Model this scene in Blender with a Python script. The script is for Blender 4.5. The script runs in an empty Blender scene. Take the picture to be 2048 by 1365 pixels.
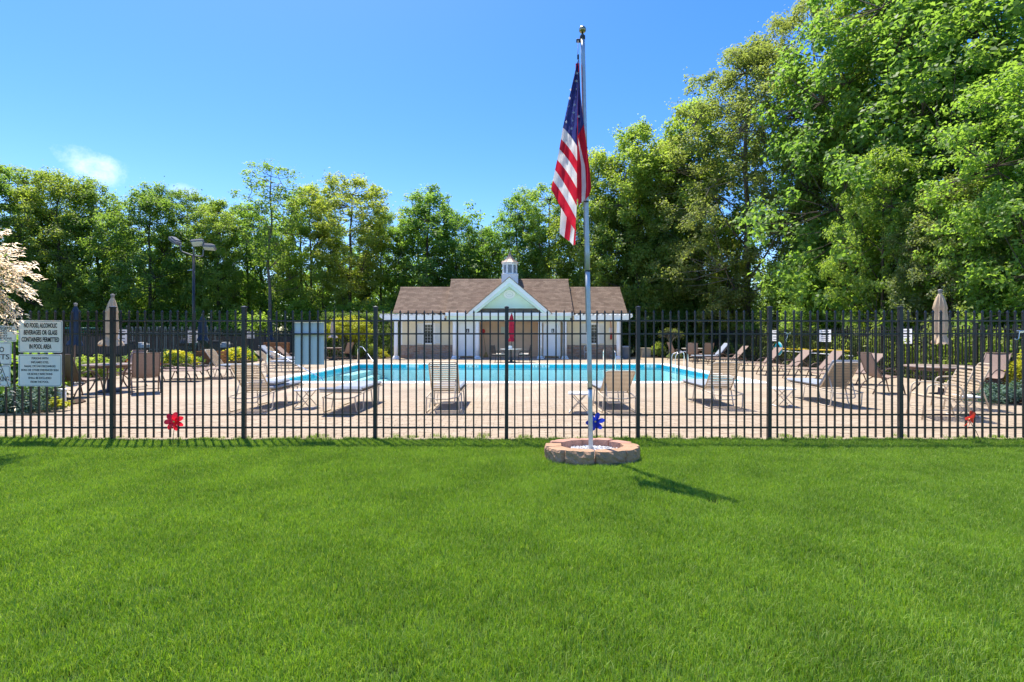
import bpy, math, random
import numpy as np
from mathutils import Vector, Matrix, Euler

R = math.radians
PI = math.pi
C = bpy.context.scene.collection
random.seed(7)

# ------------------------------------------------------------------ camera, sky, sun, exposure
EYE = 1.47                       # camera height (m)
cam_d = bpy.data.cameras.new('camera')
cam = bpy.data.objects.new('camera', cam_d)
C.objects.link(cam)
cam.location = (0, 0, EYE)
cam.rotation_euler = (R(90), 0, 0)
cam_d.sensor_width = 36
cam_d.lens = 17.58
cam_d.shift_y = -0.0061
cam_d.clip_start = 0.05
cam_d.clip_end = 3000
bpy.context.scene.camera = cam

SUN_AZ = R(34.4)                 # from +Y towards -X
SUN_EL = R(69)
sun_vec = Vector((-math.sin(SUN_AZ)*math.cos(SUN_EL), math.cos(SUN_AZ)*math.cos(SUN_EL), math.sin(SUN_EL)))
sun_d = bpy.data.lights.new('sun', 'SUN')
sun_d.energy = 2.2
sun_d.angle = R(0.55)
sun_d.color = (1.0, 0.94, 0.82)
sun = bpy.data.objects.new('sun', sun_d)
C.objects.link(sun)
sun.rotation_euler = (-sun_vec).to_track_quat('-Z', 'Y').to_euler()
sun.location = sun_vec*60

world = bpy.data.worlds.new('World')
bpy.context.scene.world = world
world.use_nodes = True
wn = world.node_tree.nodes; wl = world.node_tree.links
wn.clear()
w_out = wn.new('ShaderNodeOutputWorld')
w_bg = wn.new('ShaderNodeBackground')
w_sky = wn.new('ShaderNodeTexSky')
w_sky.sky_type = 'NISHITA'
w_sky.sun_disc = False
w_sky.sun_elevation = SUN_EL
w_sky.sun_rotation = -SUN_AZ
w_sky.altitude = 0
w_sky.air_density = 1.0
w_sky.dust_density = 0.5
w_sky.ozone_density = 3.2
w_bg.inputs['Strength'].default_value = 0.072
# a small wisp of cloud low in the sky over the trees
w_tc = wn.new('ShaderNodeTexCoord')
w_sep = wn.new('ShaderNodeSeparateXYZ')
wl.new(w_tc.outputs['Generated'], w_sep.inputs[0])
def wm(op, a, b=None, clamp=False):
    n = wn.new('ShaderNodeMath'); n.operation = op; n.use_clamp = clamp
    for i, v in enumerate((a, b)):
        if v is None: continue
        if isinstance(v, (int, float)): n.inputs[i].default_value = v
        else: wl.new(v, n.inputs[i])
    return n.outputs[0]
yy = wm('MAXIMUM', w_sep.outputs['Y'], 0.001)
gx = wm('DIVIDE', w_sep.outputs['X'], yy)
gz = wm('DIVIDE', w_sep.outputs['Z'], yy)
w_noise = wn.new('ShaderNodeTexNoise')
w_noise.inputs['Scale'].default_value = 11
w_noise.inputs['Detail'].default_value = 6
w_noise.inputs['Roughness'].default_value = 0.7
wl.new(w_tc.outputs['Generated'], w_noise.inputs['Vector'])
def blob(cx, cz, rx, rz, slope):
    dx = wm('SUBTRACT', gx, cx)
    dz = wm('SUBTRACT', gz, cz)
    dz = wm('ADD', dz, wm('MULTIPLY', dx, slope))
    e = wm('ADD', wm('POWER', wm('ABSOLUTE', wm('DIVIDE', dx, rx)), 2.0), wm('POWER', wm('ABSOLUTE', wm('DIVIDE', dz, rz)), 2.0))
    e = wm('ADD', e, wm('MULTIPLY', wm('SUBTRACT', w_noise.outputs['Fac'], 0.5), 3.6))
    return wm('MULTIPLY', wm('POWER', wm('SUBTRACT', 1.0, e, True), 1.3), 0.6, True)
b1 = wm('MULTIPLY', blob(-0.835, 0.337, 0.080, 0.036, 0.30), 0.95)
b2 = wm('MULTIPLY', blob(-0.655, 0.288, 0.035, 0.016, 0.2), 0.4)
msk = wm('MULTIPLY', wm('ADD', b1, b2), 1.0, True)
msk = wm('MULTIPLY', msk, 0.75)
w_hsv = wn.new('ShaderNodeHueSaturation')
w_hsv.inputs['Hue'].default_value = 0.512
w_hsv.inputs['Saturation'].default_value = 1.37
w_hsv.inputs['Value'].default_value = 1.0
wl.new(w_sky.outputs[0], w_hsv.inputs['Color'])
w_mix = wn.new('ShaderNodeMixRGB')
wl.new(msk, w_mix.inputs['Fac'])
wl.new(w_hsv.outputs['Color'], w_mix.inputs['Color1'])
w_mix.inputs['Color2'].default_value = (6.4, 6.6, 7.0, 1)
wl.new(w_mix.outputs[0], w_bg.inputs['Color'])
wl.new(w_bg.outputs[0], w_out.inputs['Surface'])

sc = bpy.context.scene
sc.view_settings.view_transform = 'Standard'
sc.view_settings.look = 'None'
sc.view_settings.exposure = 1.96
sc.view_settings.gamma = 1.0
sc.view_settings.use_curve_mapping = False
sc.cycles.max_bounces = 12
sc.cycles.transparent_max_bounces = 12
sc.cycles.transmission_bounces = 8
sc.cycles.diffuse_bounces = 8
sc.cycles.caustics_reflective = False
sc.cycles.caustics_refractive = False

# ------------------------------------------------------------------ small helpers
def gnd(px, py, z=0.0):
    """point at height z seen at photograph pixel (px, py): used to measure positions off the photograph"""
    Y = 1000.0*(EYE - z)/(py - 670.0)
    return Vector(((px - 1024.0)*Y/1000.0, Y, z))
def xat(px, Y): return (px - 1024.0)*Y/1000.0
def zat(py, Y): return EYE + (670.0 - py)*Y/1000.0

# ------------------------------------------------------------------ materials
MATS = {}
def mat(name, col, rough=0.6, var=0.0, scale=8.0, spec=0.3, metal=0.0, bump=0.0, bscale=40.0, col2=None, stretch=None):
    """Principled with noise colour variation and fine relief (object coordinates)."""
    if name in MATS: return MATS[name]
    m = bpy.data.materials.new(name); m.use_nodes = True
    nt = m.node_tree; N = nt.nodes; L = nt.links
    p = N['Principled BSDF']
    p.inputs['Base Color'].default_value = (*col, 1)
    p.inputs['Roughness'].default_value = rough
    p.inputs['Specular IOR Level'].default_value = spec
    p.inputs['Metallic'].default_value = metal
    tc = N.new('ShaderNodeTexCoord')
    vec = tc.outputs['Object']
    if stretch:
        mp = N.new('ShaderNodeMapping'); mp.inputs['Scale'].default_value = stretch
        L.new(vec, mp.inputs['Vector']); vec = mp.outputs[0]
    if var > 0 or col2:
        n = N.new('ShaderNodeTexNoise'); n.inputs['Scale'].default_value = scale; n.inputs['Detail'].default_value = 5
        n.inputs['Roughness'].default_value = 0.65
        L.new(vec, n.inputs['Vector'])
        r = N.new('ShaderNodeMapRange'); r.inputs[1].default_value = 0.32; r.inputs[2].default_value = 0.68
        L.new(n.outputs['Fac'], r.inputs[0])
        mx = N.new('ShaderNodeMixRGB')
        c2 = col2 if col2 else tuple(max(0, c*(1 - var)) for c in col)
        c1 = col if col2 else tuple(min(1, c*(1 + var*0.6)) for c in col)
        mx.inputs['Color1'].default_value = (*c1, 1); mx.inputs['Color2'].default_value = (*c2, 1)
        L.new(r.outputs[0], mx.inputs['Fac']); L.new(mx.outputs[0], p.inputs['Base Color'])
    if bump > 0:
        n2 = N.new('ShaderNodeTexNoise'); n2.inputs['Scale'].default_value = bscale; n2.inputs['Detail'].default_value = 6
        L.new(vec, n2.inputs['Vector'])
        b = N.new('ShaderNodeBump'); b.inputs['Strength'].default_value = bump; b.inputs['Distance'].default_value = 0.02
        L.new(n2.outputs['Fac'], b.inputs['Height']); L.new(b.outputs[0], p.inputs['Normal'])
    MATS[name] = m
    return m

def leaf_mat(name, dark, light, trans=0.4, rough=0.5, spec=0.3, tint=(2.1, 2.15, 0.9)):
    if name in MATS: return MATS[name]
    m = bpy.data.materials.new(name); m.use_nodes = True
    nt = m.node_tree; N = nt.nodes; L = nt.links
    p = N['Principled BSDF']; out = N['Material Output']
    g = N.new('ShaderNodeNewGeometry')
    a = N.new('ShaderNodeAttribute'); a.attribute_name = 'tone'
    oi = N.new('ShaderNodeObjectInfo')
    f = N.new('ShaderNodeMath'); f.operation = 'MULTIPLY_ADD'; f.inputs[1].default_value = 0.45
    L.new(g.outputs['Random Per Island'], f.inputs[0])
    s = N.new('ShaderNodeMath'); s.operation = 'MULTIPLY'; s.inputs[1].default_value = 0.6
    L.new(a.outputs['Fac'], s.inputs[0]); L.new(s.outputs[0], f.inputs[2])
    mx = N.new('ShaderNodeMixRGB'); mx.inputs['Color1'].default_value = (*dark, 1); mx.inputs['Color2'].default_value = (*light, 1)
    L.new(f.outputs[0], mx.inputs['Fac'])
    hs = N.new('ShaderNodeHueSaturation')
    mr = N.new('ShaderNodeMapRange'); mr.inputs[3].default_value = 0.485; mr.inputs[4].default_value = 0.515
    L.new(oi.outputs['Random'], mr.inputs[0]); L.new(mr.outputs[0], hs.inputs['Hue'])
    L.new(mx.outputs[0], hs.inputs['Color'])
    L.new(hs.outputs[0], p.inputs['Base Color'])
    p.inputs['Roughness'].default_value = rough; p.inputs['Specular IOR Level'].default_value = spec
    t = N.new('ShaderNodeBsdfTranslucent')
    br = N.new('ShaderNodeMixRGB'); br.blend_type = 'MULTIPLY'; br.inputs['Fac'].default_value = 1
    br.inputs['Color2'].default_value = (*tint, 1)
    L.new(hs.outputs[0], br.inputs['Color1']); L.new(br.outputs[0], t.inputs['Color'])
    ms = N.new('ShaderNodeMixShader'); ms.inputs[0].default_value = trans
    L.new(p.outputs[0], ms.inputs[1]); L.new(t.outputs[0], ms.inputs[2]); L.new(ms.outputs[0], out.inputs['Surface'])
    MATS[name] = m
    return m

# ------------------------------------------------------------------ mesh building
class MB:
    def __init__(s): s.v = []; s.f = []; s.m = []; s.s = []
    def add(s, vs, fs, mi=0, smooth=False):
        b = len(s.v); s.v.extend([tuple(v) for v in vs])
        for f in fs: s.f.append([b + i for i in f]); s.m.append(mi); s.s.append(smooth)
    def box(s, x0, y0, z0, x1, y1, z1, mi=0, M=None):
        vs = [Vector(p) for p in ((x0,y0,z0),(x1,y0,z0),(x1,y1,z0),(x0,y1,z0),(x0,y0,z1),(x1,y0,z1),(x1,y1,z1),(x0,y1,z1))]
        if M is not None: vs = [M @ v for v in vs]
        s.add(vs, [(3,2,1,0),(4,5,6,7),(0,1,5,4),(1,2,6,5),(2,3,7,6),(3,0,4,7)], mi)
    def bbox(s, x0, y0, z0, x1, y1, z1, b=0.01, mi=0, M=None):
        """box with chamfered edges"""
        cx, cy, cz = (x0+x1)/2, (y0+y1)/2, (z0+z1)/2
        hx, hy, hz = abs(x1-x0)/2, abs(y1-y0)/2, abs(z1-z0)/2
        b = min(b, hx*.9, hy*.9, hz*.9)
        vs = []; idx = {}
        for sx in (-1,1):
            for sy in (-1,1):
                for sz in (-1,1):
                    for k, (ax, ay, az) in enumerate(((hx, hy-b, hz-b),(hx-b, hy, hz-b),(hx-b, hy-b, hz))):
                        idx[(sx,sy,sz,k)] = len(vs)
                        v = Vector((cx+sx*ax, cy+sy*ay, cz+sz*az))
                        vs.append(M @ v if M is not None else v)
        fs = []
        def face(l, n):
            a, bb, c = (vs[l[0]], vs[l[1]], vs[l[2]])
            nn = (bb-a).cross(c-a)
            w = M.to_3x3() @ Vector(n) if M is not None else Vector(n)
            fs.append(l if nn.dot(w) > 0 else l[::-1])
        for sg in (-1,1):
            face([idx[(sg,a,b2,0)] for a,b2 in ((-1,-1),(1,-1),(1,1),(-1,1))], (sg,0,0))
            face([idx[(a,sg,b2,1)] for a,b2 in ((-1,-1),(1,-1),(1,1),(-1,1))], (0,sg,0))
            face([idx[(a,b2,sg,2)] for a,b2 in ((-1,-1),(1,-1),(1,1),(-1,1))], (0,0,sg))
        for a in (-1,1):
            for c in (-1,1):
                face([idx[(a,c,-1,0)],idx[(a,c,1,0)],idx[(a,c,1,1)],idx[(a,c,-1,1)]], (a,c,0))
                face([idx[(a,-1,c,0)],idx[(a,1,c,0)],idx[(a,1,c,2)],idx[(a,-1,c,2)]], (a,0,c))
                face([idx[(-1,a,c,1)],idx[(1,a,c,1)],idx[(1,a,c,2)],idx[(-1,a,c,2)]], (0,a,c))
                for d in (-1,1):
                    face([idx[(a,c,d,0)],idx[(a,c,d,1)],idx[(a,c,d,2)]], (a,c,d))
        s.add(vs, fs, mi)
    def beam(s, p, q, w, h, mi=0, up=(0,0,1), b=0.0):
        p = Vector(p); q = Vector(q); d = q - p; L = d.length; d.normalize()
        x = d.cross(Vector(up))
        if x.length < 1e-4: x = d.cross(Vector((0,1,0)))
        x.normalize(); z = x.cross(d)
        M = Matrix(((x.x,d.x,z.x,p.x),(x.y,d.y,z.y,p.y),(x.z,d.z,z.z,p.z),(0,0,0,1)))
        if b > 0: s.bbox(-w/2, 0, -h/2, w/2, L, h/2, b, mi, M)
        else: s.box(-w/2, 0, -h/2, w/2, L, h/2, mi, M)
    def tube(s, pts, r, n=8, mi=0, caps=True, closed=False, flat=1.0):
        pts = [Vector(p) for p in pts]; k = len(pts)
        rs = r if isinstance(r, (list, tuple)) else [r]*k
        vs = []; prev = None
        for i, p in enumerate(pts):
            if closed: t = pts[(i+1) % k] - pts[i-1]
            elif i == 0: t = pts[1] - p
            elif i == k-1: t = p - pts[-2]
            else: t = (pts[i+1]-p).normalized() + (p-pts[i-1]).normalized()
            t.normalize()
            if prev is None:
                a = t.cross(Vector((0,0,1)))
                if a.length < 0.05: a = t.cross(Vector((1,0,0)))
            else:
                a = prev - t*prev.dot(t)
            a.normalize(); prev = a; b = t.cross(a)
            for j in range(n):
                an = 2*PI*j/n
                vs.append(p + (a*math.cos(an) + b*math.sin(an)*flat)*rs[i])
        fs = []
        for i in range(k if closed else k-1):
            i2 = (i+1) % k
            for j in range(n):
                j2 = (j+1) % n
                fs.append((i*n+j, i*n+j2, i2*n+j2, i2*n+j))
        s.add(vs, fs, mi, True)
        if caps and not closed:
            b0 = len(s.v) - len(vs)
            s.f.append([b0+j for j in range(n)][::-1]); s.m.append(mi); s.s.append(False)
            s.f.append([b0+(k-1)*n+j for j in range(n)]); s.m.append(mi); s.s.append(False)
    def lathe(s, prof, n=16, c=(0,0,0), mi=0, smooth=True, rip=None, caps=True, ang0=0.0):
        vs = []
        for (r, z) in prof:
            for j in range(n):
                a = ang0 + 2*PI*j/n
                rr = r*(rip(a, z) if rip else 1)
                vs.append((c[0]+rr*math.cos(a), c[1]+rr*math.sin(a), c[2]+z))
        fs = []
        for i in range(len(prof)-1):
            for j in range(n):
                j2 = (j+1) % n
                fs.append((i*n+j, i*n+j2, (i+1)*n+j2, (i+1)*n+j))
        s.add(vs, fs, mi, smooth)
        if caps:
            b0 = len(s.v) - len(vs)
            s.f.append([b0+j for j in range(n)][::-1]); s.m.append(mi); s.s.append(False)
            s.f.append([b0+(len(prof)-1)*n+j for j in range(n)]); s.m.append(mi); s.s.append(False)
    def grid(s, P, mi=0, smooth=True):
        """P[i][j] points"""
        a = len(P); b = len(P[0]); vs = [p for row in P for p in row]
        s.add(vs, [(i*b+j, i*b+j+1, (i+1)*b+j+1, (i+1)*b+j) for i in range(a-1) for j in range(b-1)], mi, smooth)
    def poly(s, pts, mi=0): s.add(pts, [tuple(range(len(pts)))], mi)
    def prism(s, pts, d, mi=0):
        """extrude a planar polygon by vector d"""
        n = len(pts); d = Vector(d); a = [Vector(p) for p in pts]; b = [p + d for p in a]
        s.add(a + b, [tuple(range(n))[::-1], tuple(range(n, 2*n))] + [(i, (i+1) % n, n+(i+1) % n, n+i) for i in range(n)], mi)
    def mesh(s, name, mats):
        me = bpy.data.meshes.new(name)
        me.from_pydata(s.v, [], s.f)
        for m in (mats if isinstance(mats, (list, tuple)) else [mats]): me.materials.append(m)
        me.polygons.foreach_set('material_index', s.m)
        me.polygons.foreach_set('use_smooth', s.s)
        me.update()
        return me

def rpath(pts, rad=0.06, seg=4):
    """round the corners of a polyline"""
    pts = [Vector(p) for p in pts]; out = [pts[0]]
    for i in range(1, len(pts)-1):
        p = pts[i]; a = pts[i-1]-p; b = pts[i+1]-p
        r = min(rad, a.length*.49, b.length*.49)
        A = p + a.normalized()*r; B = p + b.normalized()*r
        for k in range(seg+1):
            t = k/seg
            out.append(A*(1-t)**2 + p*2*t*(1-t) + B*t*t)
    out.append(pts[-1])
    return out

MESH = {}
def part(name, parent, mats, fn, key=None, loc=(0,0,0), rot=(0,0,0), scale=None, **props):
    if key is not None and key in MESH: me = MESH[key]
    else:
        mb = MB(); fn(mb); me = mb.mesh(name, mats)
        if key is not None: MESH[key] = me
    o = bpy.data.objects.new(name, me); C.objects.link(o)
    o.location = loc; o.rotation_euler = rot
    if scale: o.scale = scale
    if parent is not None: o.parent = parent
    for k, v in props.items(): o[k] = v
    return o
def clone(o, loc, parent=None, rot=None, scale=None):
    c = o.copy(); C.objects.link(c); c.location = loc
    if rot is not None: c.rotation_euler = rot
    if scale is not None: c.scale = scale
    if parent is not None: c.parent = parent
    return c
def thing(name, label, cat, loc=(0,0,0), rz=0.0, group=None, kind=None):
    o = bpy.data.objects.new(name, None); C.objects.link(o)
    o.empty_display_size = 0.1
    o.location = loc; o.rotation_euler = (0,0,rz)
    o['label'] = label; o['category'] = cat
    if group: o['group'] = group
    if kind: o['kind'] = kind
    return o
def solo(name, label, cat, mats, fn, loc=(0,0,0), rot=(0,0,0), group=None, key=None):
    o = part(name, None, mats, fn, key, loc, rot)
    o['label'] = label; o['category'] = cat
    if group: o['group'] = group
    return o
def struct(name, mats, fn, **kw):
    o = part(name, None, mats, fn, **kw); o['kind'] = 'structure'; return o

def text_mesh(body, size, mats, bold=0.0, sx=1.0, align='CENTER', spacing=1.0, extrude=0.0006):
    cu = bpy.data.curves.new('lettering', 'FONT')
    cu.body = body; cu.size = size; cu.align_x = align; cu.align_y = 'CENTER'
    cu.offset = bold; cu.extrude = extrude; cu.space_line = spacing; cu.resolution_u = 3
    o = bpy.data.objects.new('lettering', cu)
    me = bpy.data.meshes.new_from_object(o)
    bpy.data.objects.remove(o); bpy.data.curves.remove(cu)
    me.transform(Matrix.Scale(sx, 4, (1,0,0)) @ Matrix.Identity(4))
    me.materials.clear(); me.materials.append(mats)
    return me
def lettering(parent, body, size, m, loc, bold=0.0, sx=1.0, align='CENTER', name='lettering', rot=(R(90),0,0)):
    me = text_mesh(body, size, m, bold, sx, align)
    o = bpy.data.objects.new(name, me); C.objects.link(o)
    o.location = loc; o.rotation_euler = rot; o.parent = parent
    return o

# ------------------------------------------------------------------ foliage (numpy)
def unit(a): return a/np.maximum(np.linalg.norm(a, axis=-1, keepdims=True), 1e-9)
def leaf_arrays(rng, pos, nrm, size, aspect=0.6, fold=0.12, tang=None):
    N = len(pos)
    n = unit(nrm)
    t = rng.normal(size=(N,3)) if tang is None else tang
    t = unit(t - n*np.sum(t*n, axis=1, keepdims=True))
    b = np.cross(n, t)
    size = np.broadcast_to(np.asarray(size, float).reshape(-1,1), (N,1))
    up = n*size*fold
    base = pos - t*size*.5
    tip = pos + t*size*.5 - up*.8
    wpt = pos - t*size*.08 + up
    l = wpt + b*size*aspect*.5; r = wpt - b*size*aspect*.5
    v = np.stack([base, l, tip, r], axis=1).reshape(-1,3)
    return v
def quads_mesh(name, v, tone=None, m=None):
    n = len(v)//4
    me = bpy.data.meshes.new(name)
    me.vertices.add(n*4); me.loops.add(n*4); me.polygons.add(n)
    me.vertices.foreach_set('co', v.astype(np.float32).ravel())
    me.loops.foreach_set('vertex_index', np.arange(n*4, dtype=np.int32))
    me.polygons.foreach_set('loop_start', np.arange(0, n*4, 4, dtype=np.int32))
    me.polygons.foreach_set('loop_total', np.full(n, 4, dtype=np.int32))
    me.update(calc_edges=True)
    if tone is not None:
        a = me.attributes.new('tone', 'FLOAT', 'POINT')
        a.data.foreach_set('value', np.repeat(tone, 4).astype(np.float32))
    if m is not None: me.materials.append(m)
    return me

def clump_leaves(rng, centers, rc, nper, lsize, flat=0.6, outward=None, updir=0.55, jit=0.8):
    """leaves round clump centres; returns pos, nrm, tone, size"""
    P = []; Nn = []; T = []; S = []
    k = len(centers)
    rc = np.broadcast_to(np.asarray(rc, float), (k,))
    tone_c = rng.random(k)
    cnt = np.maximum(4, (nper*(rc/rc.mean())**2).astype(int))
    idx = np.repeat(np.arange(k), cnt)
    M = len(idx)
    d = unit(rng.normal(size=(M,3)))
    rad = rng.random(M)**0.45
    # a few sub-sprays per clump so that the outline is uneven
    sub = rng.integers(0, 7, M)
    off = unit(rng.normal(size=(k,7,3)))*(0.4+0.5*rng.random((k,7,1)))
    loc = d*rad[:,None]*0.58 + off[idx, sub]
    st = rng.random(M) < 0.06
    loc[st] *= 1.5
    loc[:,2] *= flat
    pos = centers[idx] + loc*rc[idx][:,None]
    nrm = d*0.45 + np.array([0,0,updir]) + rng.normal(size=(M,3))*jit*0.5
    if outward is not None:
        o = pos - outward; o = unit(o); nrm = nrm + o*0.35
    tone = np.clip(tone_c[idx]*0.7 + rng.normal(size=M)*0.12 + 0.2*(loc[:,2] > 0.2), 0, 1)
    size = lsize*(0.65 + 0.7*rng.random(M))
    return pos, nrm, tone, size

def crown_points(rng, H, Rad, cb, n, prof, lean=(0,0), shell=0.25):
    pts = []; tries = 0
    ph = rng.random(6)*6.28
    dmin = 1.15*(Rad*Rad*(H-cb)*2.2/n)**(1/3)*0.62
    while len(pts) < n and tries < n*80:
        tries += 1
        h = rng.random(); a = rng.random()*2*PI
        env = Rad*np.interp(h, prof[0], prof[1])
        env *= 1 + 0.2*math.sin(2*a+ph[0]+4*h) + 0.16*math.sin(3*a+ph[1]-7*h) + 0.1*math.sin(5*a+ph[2]+11*h)
        r = env*math.sqrt(shell + (1-shell)*rng.random())
        p = np.array([r*math.cos(a)+lean[0]*h, r*math.sin(a)+lean[1]*h, cb + h*(H-cb)])
        if all(np.sum((p-q)**2) > dmin*dmin for q in pts[-60:]): pts.append(p)
    return np.array(pts)

PROF_ROUND = ([0,.15,.4,.7,.9,1],[.5,.85,1,.88,.55,.12])
PROF_TALL = ([0,.2,.5,.8,1],[.45,.8,1,.75,.12])
PROF_VASE = ([0,.2,.5,.8,.95,1],[.3,.5,.85,1,.75,.2])
PROF_LOW = ([0,.1,.4,.7,.9,1],[.9,1,1,.85,.55,.15])

def tree_geo(seed, H, Rad, cb, nclump, nleaf, lsize, prof=PROF_ROUND, rc=0.9, lean=(0,0), twig=0.02, r0=None, flat=0.6, nlimb=9, shell=0.2):
    rng = np.random.default_rng(seed)
    cl = crown_points(rng, H, Rad, cb, nclump, prof, lean, shell)
    mb = MB()
    r0 = r0 or H*0.0125
    # trunk
    K = 9; tp = []
    wob = rng.normal(size=(K,2))*0.012*H*0.6; wob[0] = 0
    for i in range(K):
        t = i/(K-1)
        tp.append(Vector((wob[i,0]*t + lean[0]*t, wob[i,1]*t + lean[1]*t, -0.1 + t*H*0.93)))
    rad = [r0*1.5] + [r0*(1-0.9*(i/(K-1)))**0.9 + 0.012 for i in range(1, K)]
    mb.tube(tp, rad, 8)
    def trunk_at(z):
        t = max(0, min(1, (z+0.1)/(H*0.93)))*(K-1); i = min(int(t), K-2); f = t-i
        return tp[i].lerp(tp[i+1], f), r0*(1-0.9*t/(K-1))**0.9
    limbs = []
    for i in range(nlimb):
        h = 0.08 + 0.8*(i+0.5)/nlimb; a = i*2.4 + rng.random()*0.7
        env = Rad*np.interp(h, *prof)*0.72
        e = Vector((env*math.cos(a)+lean[0]*h, env*math.sin(a)+lean[1]*h, cb + h*(H-cb)))
        zs = max(cb*0.55, e.z - env*(0.7+0.5*rng.random()))
        s, rs = trunk_at(zs)
        mid = s.lerp(e, 0.5) + Vector((0,0,-0.08*env)) + Vector(rng.normal(size=3)*0.06*env)
        pts = [s*(1-t)**2 + mid*2*t*(1-t) + e*t*t for t in (0,.25,.5,.75,1)]
        lr = max(0.02, rs*0.5)
        mb.tube(pts, [lr, lr*.8, lr*.6, lr*.42, lr*.22], 5, caps=False)
        limbs += pts[1:]
    limbs += [trunk_at(z)[0] for z in np.linspace(cb+0.3*(H-cb), H*0.92, 5)]
    LA = np.array([list(p) for p in limbs])
    for c in cl:
        w = np.sum((LA-c)**2, axis=1) + 1.5*np.maximum(0, LA[:,2]-c[2])**2
        s = Vector(LA[np.argmin(w)]); e = Vector(c)
        mid = s.lerp(e, .5) + Vector(rng.normal(size=3)*0.12) - Vector((0,0,0.1))
        mb.tube([s, mid, e], [twig*1.4, twig, twig*.5], 3, caps=False)
    rcs = rc*(0.7+0.6*rng.random(len(cl)))
    ctr = np.array([lean[0]*.5, lean[1]*.5, cb+0.4*(H-cb)])
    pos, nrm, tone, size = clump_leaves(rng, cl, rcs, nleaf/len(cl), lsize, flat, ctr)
    return mb, (leaf_arrays(rng, pos, nrm, size), tone)

def bush_geo(seed, rx, ry, rz, z0, nclump, nleaf, lsize, rc=0.35, flat=0.8, box=False, jit=0.8):
    rng = np.random.default_rng(seed)
    if box:
        u = rng.uniform(-1, 1, (nclump,3)); k = rng.integers(0, 5, nclump)
        u[k==0,0] = 1; u[k==1,0] = -1; u[k==2,1] = -1; u[k==3,1] = 1; u[k==4,2] = 1
        u *= 0.96
        cl = u*np.array([rx,ry,rz]) + np.array([0,0,z0+rz])
    else:
        d = unit(rng.normal(size=(nclump,3)))
        d[:,2] = np.where(d[:,2] < -0.75, -d[:,2], d[:,2])
        rr = (0.35+0.65*rng.random(nclump))**0.4
        ph = rng.random(4)*6.28
        a = np.arctan2(d[:,1], d[:,0])
        lob = 1 + 0.16*np.sin(3*a+ph[0]+2*d[:,2]) + 0.1*np.sin(5*a+ph[1]-3*d[:,2])
        cl = d*(rr*lob)[:,None]*np.array([rx,ry,rz]) + np.array([0,0,z0+rz])
    rcs = rc*(0.7+0.6*rng.random(len(cl)))
    pos, nrm, tone, size = clump_leaves(rng, cl, rcs, nleaf/len(cl), lsize, flat, np.array([0,0,z0+rz*.6]), jit=jit)
    keep = pos[:,2] > 0.02
    return leaf_arrays(rng, pos[keep], nrm[keep], size[keep]), tone[keep], cl
# ------------------------------------------------------------------ material palette
M_BLACK = mat('black_metal', (0.022,0.023,0.026), 0.38, 0.3, 6, 0.5)
M_SOIL = mat('soil', (0.05,0.045,0.022), 0.95, 0.5, 3, 0.1, bump=0.6, bscale=9, col2=(0.035,0.05,0.015))
M_LAWN = mat('lawn_soil', (0.045,0.085,0.016), 0.95, 0.4, 5, 0.1, col2=(0.035,0.06,0.015))
M_WHITE = mat('white_paint', (0.80,0.80,0.78), 0.45, 0.06, 3)
M_SIGN = mat('sign_white', (0.93,0.905,0.89), 0.4, 0.05, 2, 0.4)
M_INK = mat('black_print', (0.015,0.015,0.02), 0.5)
M_INK2 = mat('grey_print', (0.05,0.055,0.06), 0.5)
M_STEEL = mat('stainless_steel', (0.72,0.73,0.74), 0.22, 0, 1, 0.5, metal=1.0)
M_POLE = mat('pole_aluminium', (0.56,0.58,0.59), 0.45, 0.12, 14, 0.5, metal=0.45)
M_DARK = mat('dark_grey_metal', (0.06,0.065,0.07), 0.5, 0.2, 8)
M_COPING = mat('coping_concrete', (0.80,0.79,0.76), 0.7, 0.1, 5)
M_TAN = mat('tan_vinyl', (0.50,0.385,0.26), 0.5, 0.1, 12)
M_TANFRAME = mat('tan_frame_paint', (0.62,0.52,0.39), 0.4, 0.08, 10)
M_BROWNFRAME = mat('brown_frame_paint', (0.17,0.115,0.09), 0.42, 0.15, 10)
M_SLING = mat('brown_sling_fabric', (0.29,0.205,0.165), 0.75, 0.12, 30)
M_CUSHION = mat('grey_cushion_fabric', (0.30,0.33,0.38), 0.85, 0.12, 12, 0.2, bump=0.15, bscale=25)
M_TABLE = mat('white_plastic', (0.78,0.77,0.74), 0.4, 0.04, 5)
M_CANVAS_TAN = mat('tan_canvas', (0.62,0.46,0.30), 0.85, 0.15, 7, 0.15)
M_CANVAS_NAVY = mat('navy_canvas', (0.035,0.06,0.10), 0.85, 0.15, 7, 0.15)
M_CANVAS_RED = mat('red_canvas', (0.50,0.02,0.045), 0.8, 0.15, 7, 0.15)
M_WOOD = mat('brown_fence_wood', (0.25,0.145,0.095), 0.8, 0.3, 3, 0.15, stretch=(12,12,1))
M_BARK = mat('bark', (0.10,0.082,0.062), 0.9, 0.4, 5, 0.1, bump=0.8, bscale=8, stretch=(3,3,0.7))
M_BARK2 = mat('grey_bark', (0.17,0.15,0.12), 0.9, 0.35, 5, 0.1, bump=0.8, bscale=8, stretch=(3,3,0.7))

# ------------------------------------------------------------------ the setting: ground, lawn, grass
PX0, PX1, PY0, PY1 = -7.65, 7.45, 15.65, 25.05           # pool water edge
FENCE_Y = 7.0
DECK = (-15.4, 13.4, 7.04, 35.0)

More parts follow.
